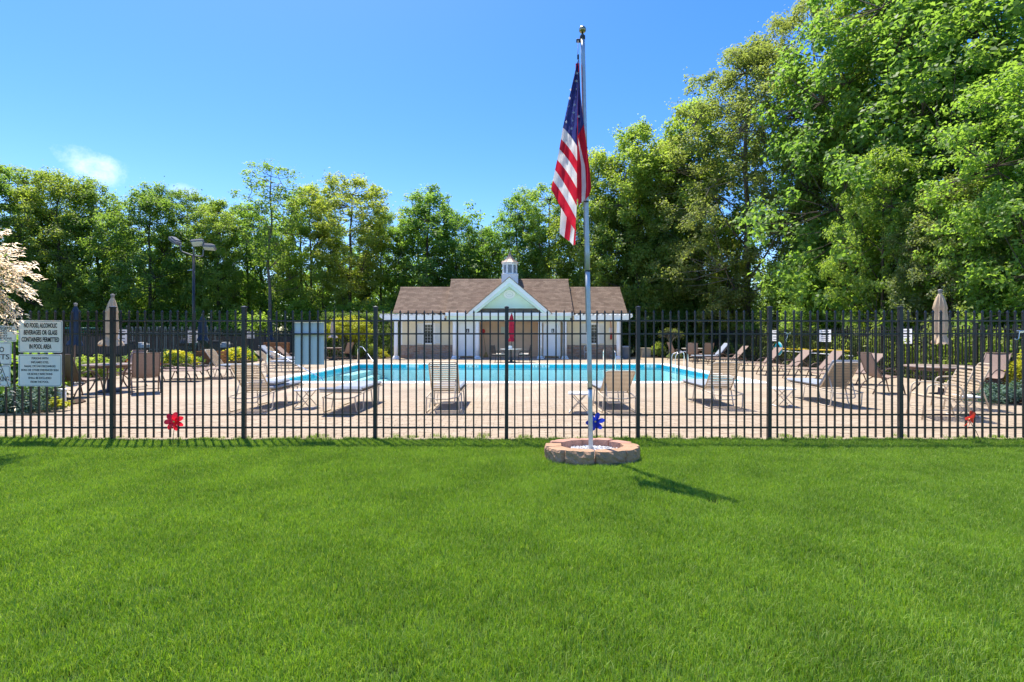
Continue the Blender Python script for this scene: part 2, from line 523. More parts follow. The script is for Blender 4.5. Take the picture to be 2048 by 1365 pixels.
def ring_sheet(mb, ox0, ox1, oy0, oy1, ix0, ix1, iy0, iy1, z):
    xs = [ox0, ix0, ix1, ox1]; ys = [oy0, iy0, iy1, oy1]
    for i in range(3):
        for j in range(3):
            if i == 1 and j == 1: continue
            mb.poly([(xs[i],ys[j],z),(xs[i+1],ys[j],z),(xs[i+1],ys[j+1],z),(xs[i],ys[j+1],z)])
struct('ground', M_SOIL, lambda mb: ring_sheet(mb, -1200, 1200, -1200, 1200, PX0-.3, PX1+.3, PY0-.3, PY1+.3, -0.03))

RING_C = (0.955, 5.95); RING_RX, RING_RY = 0.575, 0.40     # stone ring round the flagpole
FLAG_XY = (0.943, 5.97)
def in_ring(x, y, k=1.0): return ((x-RING_C[0])/(RING_RX*k))**2 + ((y-RING_C[1])/(RING_RY*k))**2 < 1
def lawn_h(x, y): return 0.012*math.sin(x*1.3+y*.7) + 0.01*math.sin(x*.6-y*1.9+1)
def mk_lawn(mb):
    xs = [-30+1.0*i for i in range(61)]; ys = [-6 + 0.59*j*1.0 for j in range(23)]
    ys = [-6 + (FENCE_Y+0.02+6)*j/22 for j in range(23)]
    mb.grid([[(x, y, -0.012+lawn_h(x,y)*.5) for y in ys] for x in xs][::-1])
struct('lawn', M_LAWN, mk_lawn)

# grass: one object, tufts scattered over an emitter mesh by geometry nodes
def blade_mat():
    m = bpy.data.materials.new('grass_blade'); m.use_nodes = True
    nt = m.node_tree; N = nt.nodes; L = nt.links
    p = N['Principled BSDF']; out = N['Material Output']
    g = N.new('ShaderNodeNewGeometry')
    n1 = N.new('ShaderNodeTexNoise'); n1.inputs['Scale'].default_value = 1.6; n1.inputs['Detail'].default_value = 4; n1.inputs['Roughness'].default_value = .6
    L.new(g.outputs['Position'], n1.inputs['Vector'])
    r1 = N.new('ShaderNodeMapRange'); r1.inputs[1].default_value = .34; r1.inputs[2].default_value = .64
    L.new(n1.outputs['Fac'], r1.inputs[0])
    c1 = N.new('ShaderNodeMixRGB'); c1.inputs['Color1'].default_value = (0.14,0.265,0.024,1); c1.inputs['Color2'].default_value = (0.235,0.385,0.042,1)
    L.new(r1.outputs[0], c1.inputs['Fac'])
    at = N.new('ShaderNodeAttribute'); at.attribute_name = 'tone'
    c2 = N.new('ShaderNodeMixRGB'); c2.inputs['Color2'].default_value = (0.44,0.50,0.17,1)
    r2 = N.new('ShaderNodeMapRange'); r2.inputs[1].default_value = .45; r2.inputs[2].default_value = 1.0; r2.inputs[4].default_value = 0.6
    L.new(at.outputs['Fac'], r2.inputs[0]); L.new(r2.outputs[0], c2.inputs['Fac']); L.new(c1.outputs[0], c2.inputs['Color1'])
    L.new(c2.outputs[0], p.inputs['Base Color'])
    p.inputs['Roughness'].default_value = .5; p.inputs['Specular IOR Level'].default_value = .3
    t = N.new('ShaderNodeBsdfTranslucent')
    br = N.new('ShaderNodeMixRGB'); br.blend_type = 'MULTIPLY'; br.inputs['Fac'].default_value = 1; br.inputs['Color2'].default_value = (1.35,1.4,.5,1)
    L.new(c2.outputs[0], br.inputs['Color1']); L.new(br.outputs[0], t.inputs['Color'])
    ms = N.new('ShaderNodeMixShader'); ms.inputs[0].default_value = .42
    L.new(p.outputs[0], ms.inputs[1]); L.new(t.outputs[0], ms.inputs[2]); L.new(ms.outputs[0], out.inputs['Surface'])
    return m
M_GRASS = blade_mat()
def tuft_mesh(seed, n=112, rad=0.085, h=0.035, w=0.0029):
    rng = np.random.default_rng(seed)
    V = []; F = []; T = []
    for i in range(n):
        a = rng.random()*6.283; r = rad*math.sqrt(rng.random())
        x, y = r*math.cos(a), r*math.sin(a)
        hh = h*(0.55+0.75*rng.random()); ww = w*(0.7+.7*rng.random())
        b = rng.random()*6.283; ln = hh*(0.15+0.9*rng.random()**1.5)
        dx, dy = math.cos(b), math.sin(b)
        c = rng.random()*6.283; tx, ty = math.cos(c)*ww/2, math.sin(c)*ww/2
        k = len(V)
        V += [(x-tx,y-ty,-0.01),(x+tx,y+ty,-0.01),
              (x+dx*ln*.35+tx*.8,y+dy*ln*.35+ty*.8,hh*.62),(x+dx*ln*.35-tx*.8,y+dy*ln*.35-ty*.8,hh*.62),
              (x+dx*ln,y+dy*ln,hh*(1-.35*(ln/hh)**2*.5))]
        F += [(k,k+1,k+2,k+3),(k+3,k+2,k+4)]
        t = rng.random(); T += [t]*5
    me = bpy.data.meshes.new('grass_tuft'); me.from_pydata(V, [], F); me.update()
    at = me.attributes.new('tone','FLOAT','POINT'); at.data.foreach_set('value', T)
    me.materials.append(M_GRASS)
    for p in me.polygons: p.use_smooth = True
    return me
def scatter(obj, meshes, density, seed, smin, smax, tilt=0.15):
    ng = bpy.data.node_groups.new('scatter_'+obj.name, 'GeometryNodeTree')
    ng.interface.new_socket('Geometry', in_out='INPUT', socket_type='NodeSocketGeometry')
    ng.interface.new_socket('Geometry', in_out='OUTPUT', socket_type='NodeSocketGeometry')
    N = ng.nodes; L = ng.links
    gi = N.new('NodeGroupInput'); go = N.new('NodeGroupOutput')
    d = N.new('GeometryNodeDistributePointsOnFaces'); d.distribute_method = 'RANDOM'
    d.inputs['Density'].default_value = density; d.inputs['Seed'].default_value = seed
    L.new(gi.outputs[0], d.inputs['Mesh'])
    j = N.new('GeometryNodeGeometryToInstance')
    for k, me in enumerate(meshes):
        src = bpy.data.objects.new('grass_tuft_source', me)      # not linked to the scene: data only
        oi = N.new('GeometryNodeObjectInfo'); oi.inputs['Object'].default_value = src
        oi.transform_space = 'ORIGINAL'
        L.new(oi.outputs['Geometry'], j.inputs[0])
    ip = N.new('GeometryNodeInstanceOnPoints'); ip.inputs['Pick Instance'].default_value = True
    L.new(d.outputs['Points'], ip.inputs['Points']); L.new(j.outputs[0], ip.inputs['Instance'])
    rr = N.new('FunctionNodeRandomValue'); rr.data_type = 'FLOAT_VECTOR'
    rr.inputs[0].default_value = (-tilt,-tilt,0); rr.inputs[1].default_value = (tilt,tilt,6.283)
    L.new(rr.outputs[0], ip.inputs['Rotation'])
    rs = N.new('FunctionNodeRandomValue'); rs.data_type = 'FLOAT'
    rs.inputs[2].default_value = smin; rs.inputs[3].default_value = smax
    L.new(rs.outputs[1], ip.inputs['Scale'])
    L.new(ip.outputs[0], go.inputs[0])
    md = obj.modifiers.new('scatter', 'NODES'); md.node_group = ng
def mk_emitter(mb):
    s = 0.25; rnd = random.Random(3)
    x = -11.0
    while x < 11:
        y = 1.1
        while y < 7.0:
            ss = s
            if abs(x-RING_C[0]) < 0.9 and abs(y-RING_C[1]) < .8:
                for a in range(5):
                    for b in range(5):
                        xx, yy_ = x+a*.05, y+b*.05
                        if not in_ring(xx+.025, yy_+.025, 1.04) and yy_ < 7.0:
                            mb.poly([(xx,yy_,0),(xx+.05,yy_,0),(xx+.05,yy_+.05,0),(xx,yy_+.05,0)])
            else:
                y1 = min(y+s, 6.985 + 0.03*math.sin(x*5.1) + 0.02*math.sin(x*13.7))
                mb.poly([(x,y,lawn_h(x,y)*.5),(x+s,y,lawn_h(x+s,y)*.5),(x+s,y1,lawn_h(x+s,y1)*.5),(x,y1,lawn_h(x,y1)*.5)])
            y += s
        x += s
    # a few weeds in the first joints of the paving
    for k in range(420):
        xx = rnd.uniform(-11, 11); yy_ = 7.05 + 0.1*int(abs(rnd.gauss(0, 1.6)))
        mb.poly([(xx,yy_,0),(xx+.06,yy_,0),(xx+.06,yy_+.012,0),(xx,yy_+.012,0)])
grass = part('grass', None, M_GRASS, mk_emitter)
grass['kind'] = 'stuff'; grass['label'] = 'short green mown lawn grass in front of the black fence'
scatter(grass, [tuft_mesh(i) for i in range(6)], 270, 5, 0.7, 1.3)

# ------------------------------------------------------------------ paved deck
def paver_far_mat():
    m = bpy.data.materials.new('paving'); m.use_nodes = True
    nt = m.node_tree; N = nt.nodes; L = nt.links; p = N['Principled BSDF']
    tc = N.new('ShaderNodeTexCoord')
    b = N.new('ShaderNodeTexBrick'); b.offset = .5; b.squash = 1
    b.inputs['Scale'].default_value = 1.0; b.inputs['Brick Width'].default_value = .2; b.inputs['Row Height'].default_value = .1
    b.inputs['Mortar Size'].default_value = .005; b.inputs['Mortar Smooth'].default_value = .3
    b.inputs['Color1'].default_value = (0.37,0.285,0.205,1); b.inputs['Color2'].default_value = (0.415,0.34,0.252,1); b.inputs['Mortar'].default_value = (0.22,0.165,0.12,1)
    b.inputs['Bias'].default_value = 0.1
    L.new(tc.outputs['Object'], b.inputs['Vector'])
    n = N.new('ShaderNodeTexNoise'); n.inputs['Scale'].default_value = .55; n.inputs['Detail'].default_value = 6
    L.new(tc.outputs['Object'], n.inputs['Vector'])
    r = N.new('ShaderNodeMapRange'); r.inputs[1].default_value = .3; r.inputs[2].default_value = .7; r.inputs[3].default_value = .8; r.inputs[4].default_value = 1.16
    L.new(n.outputs['Fac'], r.inputs[0])
    mx = N.new('ShaderNodeVectorMath'); mx.operation = 'SCALE'
    L.new(b.outputs['Color'], mx.inputs[0]); L.new(r.outputs[0], mx.inputs['Scale'])
    L.new(mx.outputs[0], p.inputs['Base Color'])
    p.inputs['Roughness'].default_value = .85; p.inputs['Specular IOR Level'].default_value = .2
    return m
M_PAVING = paver_far_mat()
M_JOINT = mat('joint_sand', (0.24,0.19,0.12), 0.95, 0.35, 6, 0.1, col2=(0.20,0.21,0.09))
NEAR_Y = 10.942
patio = struct('patio', M_PAVING, lambda mb: (
    ring_sheet(mb, DECK[0], DECK[1], NEAR_Y, DECK[3], PX0-.05, PX1+.05, PY0-.05, PY1+.05, 0.0)))
patio['label'] = 'tan brick paved deck round the swimming pool'
part('joint_bed', patio, M_JOINT, lambda mb: mb.poly([(DECK[0],DECK[2]-.03,-.008),(DECK[1],DECK[2]-.03,-.008),(DECK[1],NEAR_Y,-.008),(DECK[0],NEAR_Y,-.008)]))
def paver_mat(name):
    m = mat(name, (0.39,0.315,0.232), 0.85, 0.12, 9, 0.2, bump=0.2, bscale=60)
    nt = m.node_tree; N = nt.nodes; L = nt.links; p = N['Principled BSDF']
    src = p.inputs['Base Color'].links[0].from_socket
    g = N.new('ShaderNodeNewGeometry'); oi = N.new('ShaderNodeObjectInfo')
    ad = N.new('ShaderNodeMath'); ad.operation = 'ADD'; L.new(g.outputs['Random Per Island'], ad.inputs[0]); L.new(oi.outputs['Random'], ad.inputs[1])
    fr = N.new('ShaderNodeMath'); fr.operation = 'FRACT'; L.new(ad.outputs[0], fr.inputs[0])
    cr = N.new('ShaderNodeValToRGB')
    e = cr.color_ramp.elements
    e[0].color = (0.92,0.89,0.87,1); e[1].color = (1.06,1.06,1.07,1); e[1].position = 1
    k = cr.color_ramp.elements.new(.5); k.color = (1.0,0.96,0.93,1)
    L.new(fr.outputs[0], cr.inputs[0])
    mx = N.new('ShaderNodeMixRGB'); mx.blend_type = 'MULTIPLY'; mx.inputs['Fac'].default_value = 1
    L.new(src, mx.inputs['Color1']); L.new(cr.outputs[0], mx.inputs['Color2']); L.new(mx.outputs[0], p.inputs['Base Color'])
    return m
M_PAVER = paver_mat('paver_brick')
def mk_paver(mb): mb.bbox(-.097, -.0475, -.045, .097, .0475, 0, .006)
rnd = random.Random(11)
first = part('paver', patio, M_PAVER, mk_paver, key='paver', loc=(0,0,-1))
bpy.data.objects.remove(first)
npav = 0
far_pavers = MB()
for row in range(int((NEAR_Y-DECK[2])/.1)):
    y = DECK[2] + .05 + row*.1
    xl, xr = max(DECK[0], -1.12*y-.6), min(DECK[1], 1.12*y+.6)
    x = math.ceil((xl-DECK[0])/.2)*.2 + DECK[0] + (.1 if row % 2 else 0)
    while x < xr - .1:
        z = rnd.uniform(-.003, .0015)
        if row < 4 and abs(x) < 7.25 and npav < 290:
            part('paver', patio, M_PAVER, mk_paver, key='paver', loc=(x, y, z), rot=(rnd.uniform(-.008,.008), rnd.uniform(-.006,.006), rnd.uniform(-.012,.012))); npav += 1
        else:
            far_pavers.box(x-.097, y-.0475, -.03, x+.097, y+.0475, z)
        x += .2
me = far_pavers.mesh('pavers', M_PAVER)
o = bpy.data.objects.new('pavers', me); C.objects.link(o); o.parent = patio; o['kind'] = 'stuff'

# ------------------------------------------------------------------ swimming pool
pool = thing('swimming_pool', 'long rectangular swimming pool with white coping and turquoise water', 'pool', (0,0,0))
M_BASIN = mat('pool_plaster', (0.68,0.90,0.89), 0.7, 0.08, 1.2)
M_TILE = mat('waterline_tile', (0.004,0.42,0.58), 0.25, 0.25, 7, 0.5)
def mk_basin(mb):
    d = -1.1; x0,x1,y0,y1 = PX0,PX1,PY0,PY1; z = -.30
    mb.poly([(x0,y0,d),(x1,y0,d),(x1,y1,d),(x0,y1,d)])
    mb.poly([(x0,y1,z),(x0,y1,d),(x1,y1,d),(x1,y1,z)][::-1]); mb.poly([(x0,y0,z),(x1,y0,z),(x1,y0,d),(x0,y0,d)][::-1])
    mb.poly([(x0,y0,z),(x0,y0,d),(x0,y1,d),(x0,y1,z)][::-1]); mb.poly([(x1,y0,z),(x1,y1,z),(x1,y1,d),(x1,y0,d)][::-1])
part('basin', pool, M_BASIN, mk_basin)
def mk_tile(mb):
    x0,x1,y0,y1 = PX0,PX1,PY0,PY1; t = .02
    for a in ((x0-t,y0,x0,y1),(x1,y0,x1+t,y1),(x0-t,y0-t,x1+t,y0),(x0-t,y1,x1+t,y1+t)):
        mb.box(a[0],a[1],-.30,a[2],a[3],-.035)
part('tile_band', pool, M_TILE, mk_tile)
def mk_coping(sx0,sy0,sx1,sy1):
    def f(mb): mb.bbox(sx0,sy0,-.035,sx1,sy1,.018,.012)
    return f
CW = .42
def coping_run(axis, a0, a1, b0, b1):
    n = int(round((a1-a0)/.92)); 
    for i in range(n):
        p = a0+(a1-a0)*i/n; q = a0+(a1-a0)*(i+1)/n-.006
        if axis == 'x': part('coping_slab', pool, M_COPING, mk_coping(p,b0,q,b1))
        else: part('coping_slab', pool, M_COPING, mk_coping(b0,p,b1,q))
coping_run('x', PX0-CW, PX1+CW, PY0-.52, PY0+.03)
coping_run('x', PX0-CW, PX1+CW, PY1-.03, PY1+CW)
coping_run('y', PY0+.034, PY1-.034, PX0-CW, PX0+.03)
coping_run('y', PY0+.034, PY1-.034, PX1-.03, PX1+CW)
# entry steps in the far left corner, light edges under the water
for k in range(3):
    part('step', pool, mat('step_plaster',(0.62,0.80,0.80),.7), (lambda k: lambda mb: mb.box(PX0+.01, PY1-3.2+.006*k, -1.2, PX0+1.5-.42*k, PY1-.01-.002*k, -.75+.22*k))(k))
M_PLAQUE = mat('plaque_white', (0.62,0.74,0.76), 0.5)
for (px, n) in ((825,2),(945,3),(1082,5),(1300,3)):
    X = xat(px, PY1)
    pl = part('depth_marker', pool, M_PLAQUE, (lambda w: lambda mb: mb.box(-w,-.006,-.06,w,0,.06))(.42 if n==5 else .3), loc=(X, PY1-.003, -.105))
    for i in range(n):
        w = .32 if n == 5 else .2
        part('mark', pl, M_INK2, lambda mb: (mb.box(-.028,-.004,-.035,-.012,0,.035), mb.box(.012,-.004,-.035,.028,0,.035), mb.box(-.012,-.0035,-.008,.012,0,.008)), key='pmark', loc=(-w+2*w*i/(n-1), -.006, 0))
pl = part('depth_marker', pool, M_PLAQUE, lambda mb: mb.box(-.006,-.3,-.06,0,.3,.06), loc=(PX1-.003, 18.2, -.105))
part('skimmer_opening', pool, M_INK, lambda mb: mb.box(-.22,-.004,-.05,.22,.0,.03), loc=(xat(870,PY1), PY1-.002, -.10))
def water_mat():
    m = bpy.data.materials.new('pool_water'); m.use_nodes = True
    nt = m.node_tree; N = nt.nodes; L = nt.links; out = N['Material Output']; N.remove(N['Principled BSDF'])
    tc = N.new('ShaderNodeTexCoord')
    n = N.new('ShaderNodeTexNoise'); n.inputs['Scale'].default_value = 2.2; n.inputs['Detail'].default_value = 4
    L.new(tc.outputs['Object'], n.inputs['Vector'])
    b = N.new('ShaderNodeBump'); b.inputs['Strength'].default_value = .35; b.inputs['Distance'].default_value = .05
    L.new(n.outputs['Fac'], b.inputs['Height'])
    f = N.new('ShaderNodeFresnel'); f.inputs['IOR'].default_value = 1.33; L.new(b.outputs[0], f.inputs['Normal'])
    mn = N.new('ShaderNodeMath'); mn.operation = 'MINIMUM'; mn.inputs[1].default_value = .38; L.new(f.outputs[0], mn.inputs[0])
    t = N.new('ShaderNodeBsdfTransparent'); t.inputs[0].default_value = (0.77,0.975,0.985,1)
    g = N.new('ShaderNodeBsdfGlossy'); g.inputs['Roughness'].default_value = .06; L.new(b.outputs[0], g.inputs['Normal'])
    ms = N.new('ShaderNodeMixShader'); L.new(mn.outputs[0], ms.inputs[0]); L.new(t.outputs[0], ms.inputs[1]); L.new(g.outputs[0], ms.inputs[2])
    L.new(ms.outputs[0], out.inputs['Surface'])
    return m
water = struct('water', water_mat(), lambda mb: mb.poly([(PX0,PY0,-.13),(PX1,PY0,-.13),(PX1,PY1,-.13),(PX0,PY1,-.13)]))

def rail(name, label, pts, r=.021, extra=None):
    t = thing(name, label, 'handrail', (pts[0][0], pts[0][1], 0))
    o_ = Vector((pts[0][0], pts[0][1], 0))
    part('tube', t, M_STEEL, lambda mb: mb.tube([Vector(p)-o_ for p in rpath(pts, .16, 5)], r, 10))
    part('flange', t, M_STEEL, lambda mb: mb.lathe([(.05,0.0),(.05,.02),(.025,.03)], 12), loc=(0,0,.001))
    return t
# stair rails at the left end of the pool
Xa = -7.95
rail('handrail', 'stainless pool handrail beside the yellow shrub at the far left corner', [(-8.05,26.1,0),(-8.05,26.1,.83),(-7.75,25.9,.86),(-6.55,24.2,-.05),(-6.5,24.1,-.9)])
rail('handrail', 'stainless pool handrail slanting down past the white sign board', [(-8.6,17.55,0),(-8.6,17.55,.86),(-8.35,17.5,.88),(-6.45,17.1,-.05),(-6.3,17.05,-.9)])
def ladder(label, x, y, rz):
    t = thing('pool_ladder', label, 'pool ladder', (x, y, 0), rz)
    for s in (-.25, .25):
        part('rail', t, M_STEEL, (lambda s: lambda mb: mb.tube(rpath([(s,.42,0),(s,.42,.62),(s,.3,.74),(s,-.12,.60),(s,-.15,.4),(s,-.15,-1.0)], .14, 5), .02, 10))(s))
    for z in (-.25,-.5,-.75):
        part('tread', t, M_STEEL, lambda mb: mb.box(-.25,-.19,-.015,.25,-.1,.015), loc=(0,0,z))
ladder('stainless pool ladder on the far edge in front of the grey bin', 4.90, PY1+.0, 0)
ladder('stainless pool ladder on the right edge of the pool near the tan lounger', PX1-.0, 22.6, -PI/2)

# ------------------------------------------------------------------ metal fences
def mk_post(h):
    def f(mb): mb.box(-.0254,-.0254,0,.0254,.0254,h)
    return f
def mk_cap(mb):
    mb.box(-.031,-.031,0,.031,.031,.016)
    b = [(-.031,-.031,.016),(.031,-.031,.016),(.031,.031,.016),(-.031,.031,.016)]
    mb.add(b+[(0,0,.03)], [(0,1,4),(1,2,4),(2,3,4),(3,0,4)])
def mk_picket(mb, z0=.03, z1=1.775):
    w = .0098
    mb.box(-w,-w,z0,w,w,z1)
    k = 1.25
    b = [(-w*k,-w*k,z1),(w*k,-w*k,z1),(w*k,w*k,z1),(-w*k,w*k,z1)]
    tp = [(-w*k,-w*k,z1+.012),(w*k,-w*k,z1+.012),(w*k,w*k,z1+.012),(-w*k,w*k,z1+.012)]
    mb.add(b+tp+[(0,0,z1+.045)], [(3,2,1,0),(0,1,5,4),(1,2,6,5),(2,3,7,6),(3,0,4,7),(4,5,8),(5,6,8),(6,7,8),(7,4,8)])
RAILS = (1.666, 1.484, .351, .172)
BAY = 1.8375
fence = thing('pool_fence', 'black metal picket fence along the edge of the lawn', 'fence', (0, FENCE_Y, 0))
X0 = xat(1013, FENCE_Y)
for k in range(-5, 6):
    x = X0 + k*BAY
    rr = random.Random(k)
    p = part('post', fence, M_BLACK, mk_post(1.845), key='post', loc=(x,0,0), rot=(rr.uniform(-.003,.003), rr.uniform(-.004,.004), 0))
    part('cap', p, M_BLACK, mk_cap, key='postcap', loc=(0,0,1.845))
    if k == 5: break
    for z in RAILS:
        part('rail', fence, M_BLACK, lambda mb: mb.box(.027,-.0165,-.0105,BAY-.027,.0165,.0105), key='frail', loc=(x,0,z + rr.uniform(-.002,.002)))
    for j in range(1, 16):
        part('picket', fence, M_BLACK, mk_picket, key='picket', loc=(x+BAY*j/16 + rr.uniform(-.0015,.0015), 0, rr.uniform(-.004,.004)), rot=(rr.uniform(-.003,.003), rr.uniform(-.003,.003), 0))

def side_fence(label, p0, p1, h=1.75):
    p0 = Vector((*p0,0)); p1 = Vector((*p1,0)); d = p1-p0; L = d.length
    n = max(1, round(L/BAY)); bay = L/n
    t = thing('pool_fence', label, 'fence', p0, math.atan2(d.y, d.x), 'black metal fences')
    for k in range(n+1):
        p = part('post', t, M_BLACK, mk_post(1.8), key='post2', loc=(k*bay,0,0)); part('cap', p, M_BLACK, mk_cap, key='postcap', loc=(0,0,1.8))
    for z in (1.62,1.44,.30,.12):
        part('rail', t, M_BLACK, (lambda L: lambda mb: mb.box(0,-.019,-.0125,L,.019,.0125))(L), loc=(0,0,z))
    def pk(mb):
        for k in range(n):
            for j in range(1,16):
                x = k*bay + bay*j/16
                mb.box(x-.0125,-.0122,.03,x+.0125,.0122,1.72)
                mb.add([(x-.0125,-.0125,1.72),(x+.0125,-.0125,1.72),(x+.0125,.0125,1.72),(x-.0125,.0125,1.72),(x,0,1.76)], [(0,1,4),(1,2,4),(2,3,4),(3,0,4)])
    o = part('pickets', t, M_BLACK, pk); o['kind'] = 'stuff'
    return t
side_fence('black metal fence running back along the right side under the vines', (13.45,7.0), (13.45,35.0))
side_fence('black metal fence running back along the left side behind the flower bed', (-15.45,7.0), (-15.45,35.0))
side_fence('black metal fence across the back left behind the clipped hedge', (-15.4,35.05), (-7.4,35.05))

# ------------------------------------------------------------------ signs on the near fence
def rrect(x0,z0,x1,z1,r,seg=4):
    pts = []
    for cx,cz,a0 in ((x1-r,z1-r,0),(x0+r,z1-r,90),(x0+r,z0+r,180),(x1-r,z0+r,270)):
        for k in range(seg+1):
            a = R(a0+90*k/seg); pts.append((cx+r*math.cos(a), cz+r*math.sin(a)))
    return pts
def sign(name, label, w, h, loc, border=True, rot=(0,0,0), t=.003, r=.018, m=None):
    def f(mb):
        mb.prism([(x,-t/2,z) for x,z in rrect(-w/2,-h/2,w/2,h/2,r)], (0,t,0))
    o = solo(name, label, 'sign', m or M_SIGN, f, loc, rot)
    if border:
        def g(mb):
            a = rrect(-w/2+.012,-h/2+.012,w/2-.012,h/2-.012,r*.8); b = rrect(-w/2+.016,-h/2+.016,w/2-.016,h/2-.016,r*.75)
            n = len(a); y = -t/2-.0008
            mb.add([(x,y,z) for x,z in a]+[(x,y,z) for x,z in b], [(i,(i+1)%n,n+(i+1)%n,n+i) for i in range(n)])
        part('border', o, M_INK2, g)
    return o
SY = FENCE_Y-.022
def sp(px): return xat(px, SY)
def sz(py): return zat(py, SY)
s1 = sign('rules_sign', 'white sign reading no food, alcoholic beverages or glass containers in pool area', sp(125)-sp(37.5), sz(641)-sz(705.5), ((sp(125)+sp(37.5))/2, SY, (sz(641)+sz(705.5))/2), rot=(0,R(.6),0))
for i, (tx, w_) in enumerate((('NO FOOD, ALCOHOLIC',66),('BEVERAGES OR GLASS',67),('CONTAINERS PERMITTED',75),('IN POOL AREA',44))):
    me = text_mesh(tx, .1, M_INK, bold=.0028)
    xs = [v.co.x for v in me.vertices]; k = (w_*SY/1000)/(max(xs)-min(xs))
    me.transform(Matrix.Diagonal((k, .088/.1, 1, 1)))
    o = bpy.data.objects.new('lettering', me); C.objects.link(o); o.parent = s1; o.rotation_euler = (R(90),0,0)
    o.location = (0,-.0032, sz([651.8,665.8,680,694][i])-(sz(641)+sz(705.5))/2)
s2 = sign('health_sign', 'white sign reading persons with inflamed eyes shall be excluded from pool', sp(123.5)-sp(37), sz(709)-sz(773), ((sp(123.5)+sp(37))/2, SY, (sz(709)+sz(773))/2), rot=(0,R(.4),0))
for i, (tx, w_) in enumerate((('PERSONS WITH',33),('INFLAMED EYES,',35),('NASAL OR EAR DISCHARGES',62),('BOILS OR OTHER EVIDENCED SKIN',74),('OR BODILY INFECTIONS',50),('SHALL BE EXCLUDED',46),('FROM THE POOL.',37))):
    me = text_mesh(tx, .045, M_INK2, bold=.0006)
    xs = [v.co.x for v in me.vertices]; k = (w_*SY/1000)/(max(xs)-min(xs))
    me.transform(Matrix.Diagonal((k, .9, 1, 1)))
    o = bpy.data.objects.new('lettering', me); C.objects.link(o); o.parent = s2; o.rotation_euler = (R(90),0,0)
    o.location = (0,-.0032, (31.0-9.0-7.85*i)*SY/1000+.012)
def side_sign(name, label, x0, x1, y0, y1, lines, rz=0):
    w = sp(x1)-sp(x0); h = sz(y0)-sz(y1)
    o = sign(name, label, w, h, ((sp(x0)+sp(x1))/2, SY-.004, (sz(y0)+sz(y1))/2), rot=(0,rz,0))
    for tx, xr, yc, wpx, hpx in lines:
        me = text_mesh(tx, .1, M_INK, bold=.001)
        xs = [v.co.x for v in me.vertices]; zs = [v.co.y for v in me.vertices]
        k = (wpx*SY/1000)/(max(xs)-min(xs)); kz = (hpx*SY/1000)/(max(zs)-min(zs))
        me.transform(Matrix.Diagonal((k, kz, 1, 1)))
        q = bpy.data.objects.new('lettering', me); C.objects.link(q); q.parent = o; q.rotation_euler = (R(90),0,0)
        q.location = ((xr-wpx/2-(x0+x1)/2)*SY/1000, -.0032, ((y0+y1)/2-yc)*SY/1000)
side_sign('attendant_sign', 'small lettered white sign half hidden by the pink shrub, topmost at the left edge', -36, 33.5, 652, 683.5,
          [('AGENT',26,656.6,26,4.6),('ATTENDANT',30,661.6,44,4.6),('AREAS',15,666.8,22,4.2),('NO ENTRY',16,672.2,36,4.2),('NO EXCEPTIONS',24.5,677.4,52,4.2)], R(.8))
side_sign('pets_sign', 'white sign reading no pets at the left edge, between two other signs', -20, 23.5, 684.5, 729,
          [('NO',8.8,700,18,10.5),('PETS',19.5,714.5,34,10.5)], R(.8))
side_sign('smoking_sign', 'white sign reading no smoking at the left edge, lowest of its stack', -20, 21.5, 731, 773,
          [('NO',5,743.5,14,9.5),('SMOKING',18.3,758.5,33,10)], R(.6))
# back of a board hung on the pool side
bw = xat(648,FENCE_Y+.02)-xat(588.5,FENCE_Y+.02); bh = zat(645,FENCE_Y+.02)-zat(730,FENCE_Y+.02)
solo('notice_board', 'blank pale back of a sign board hung behind the fence pickets', 'sign board', mat('board_back',(0.92,0.90,0.88),.5,.05,2), lambda mb: mb.bbox(-bw/2,-.004,-bh/2,bw/2,.004,bh/2,.002), (xat(618.2,FENCE_Y+.02), FENCE_Y+.032, zat(687.5,FENCE_Y+.02)))
def hook(label, px, py):
    z = 1.5
    t = thing('hook', label, 'hook', (xat(px,FENCE_Y), FENCE_Y, zat(py,FENCE_Y)))
    part('wire', t, M_STEEL, lambda mb: mb.tube(rpath([(.03,-.03,.01),(-.015,-.03,.012),(-.02,-.03,-.03),(-.03,-.03,-.10),(-.075,-.03,-.115),(-.08,-.03,-.09)],.015,3), .005, 6))
    part('clip', t, M_STEEL, lambda mb: mb.bbox(-.015,-.026,-.016,.05,.022,.02,.004))
hook('bent steel hook clipped to the top rail near the tan umbrella at right', 2037, 664)
kn = thing('rope_tie', 'white rope knotted round the top rail left of the yellow pole', 'rope', (xat(1573.5,FENCE_Y), FENCE_Y, zat(668,FENCE_Y)))
part('knot', kn, M_WHITE, lambda mb: (mb.tube([(.026*math.cos(a),.026*math.sin(a)*1.0,.004*math.sin(3*a)) for a in [i*PI/6 for i in range(12)]], .006, 6, closed=True), mb.tube([(0,-.03,.0),(-.03,-.034,.016),(-.05,-.03,.02)],.004,5), mb.tube([(0,-.03,0),(.035,-.034,.02),(.03,-.03,-.01)],.004,5)))
part('loose_end', kn, M_WHITE, lambda mb: mb.tube([(-.005,-.03,-.01),(-.012,-.034,-.05),(-.03,-.033,-.08),(-.022,-.034,-.115)],.004,5))

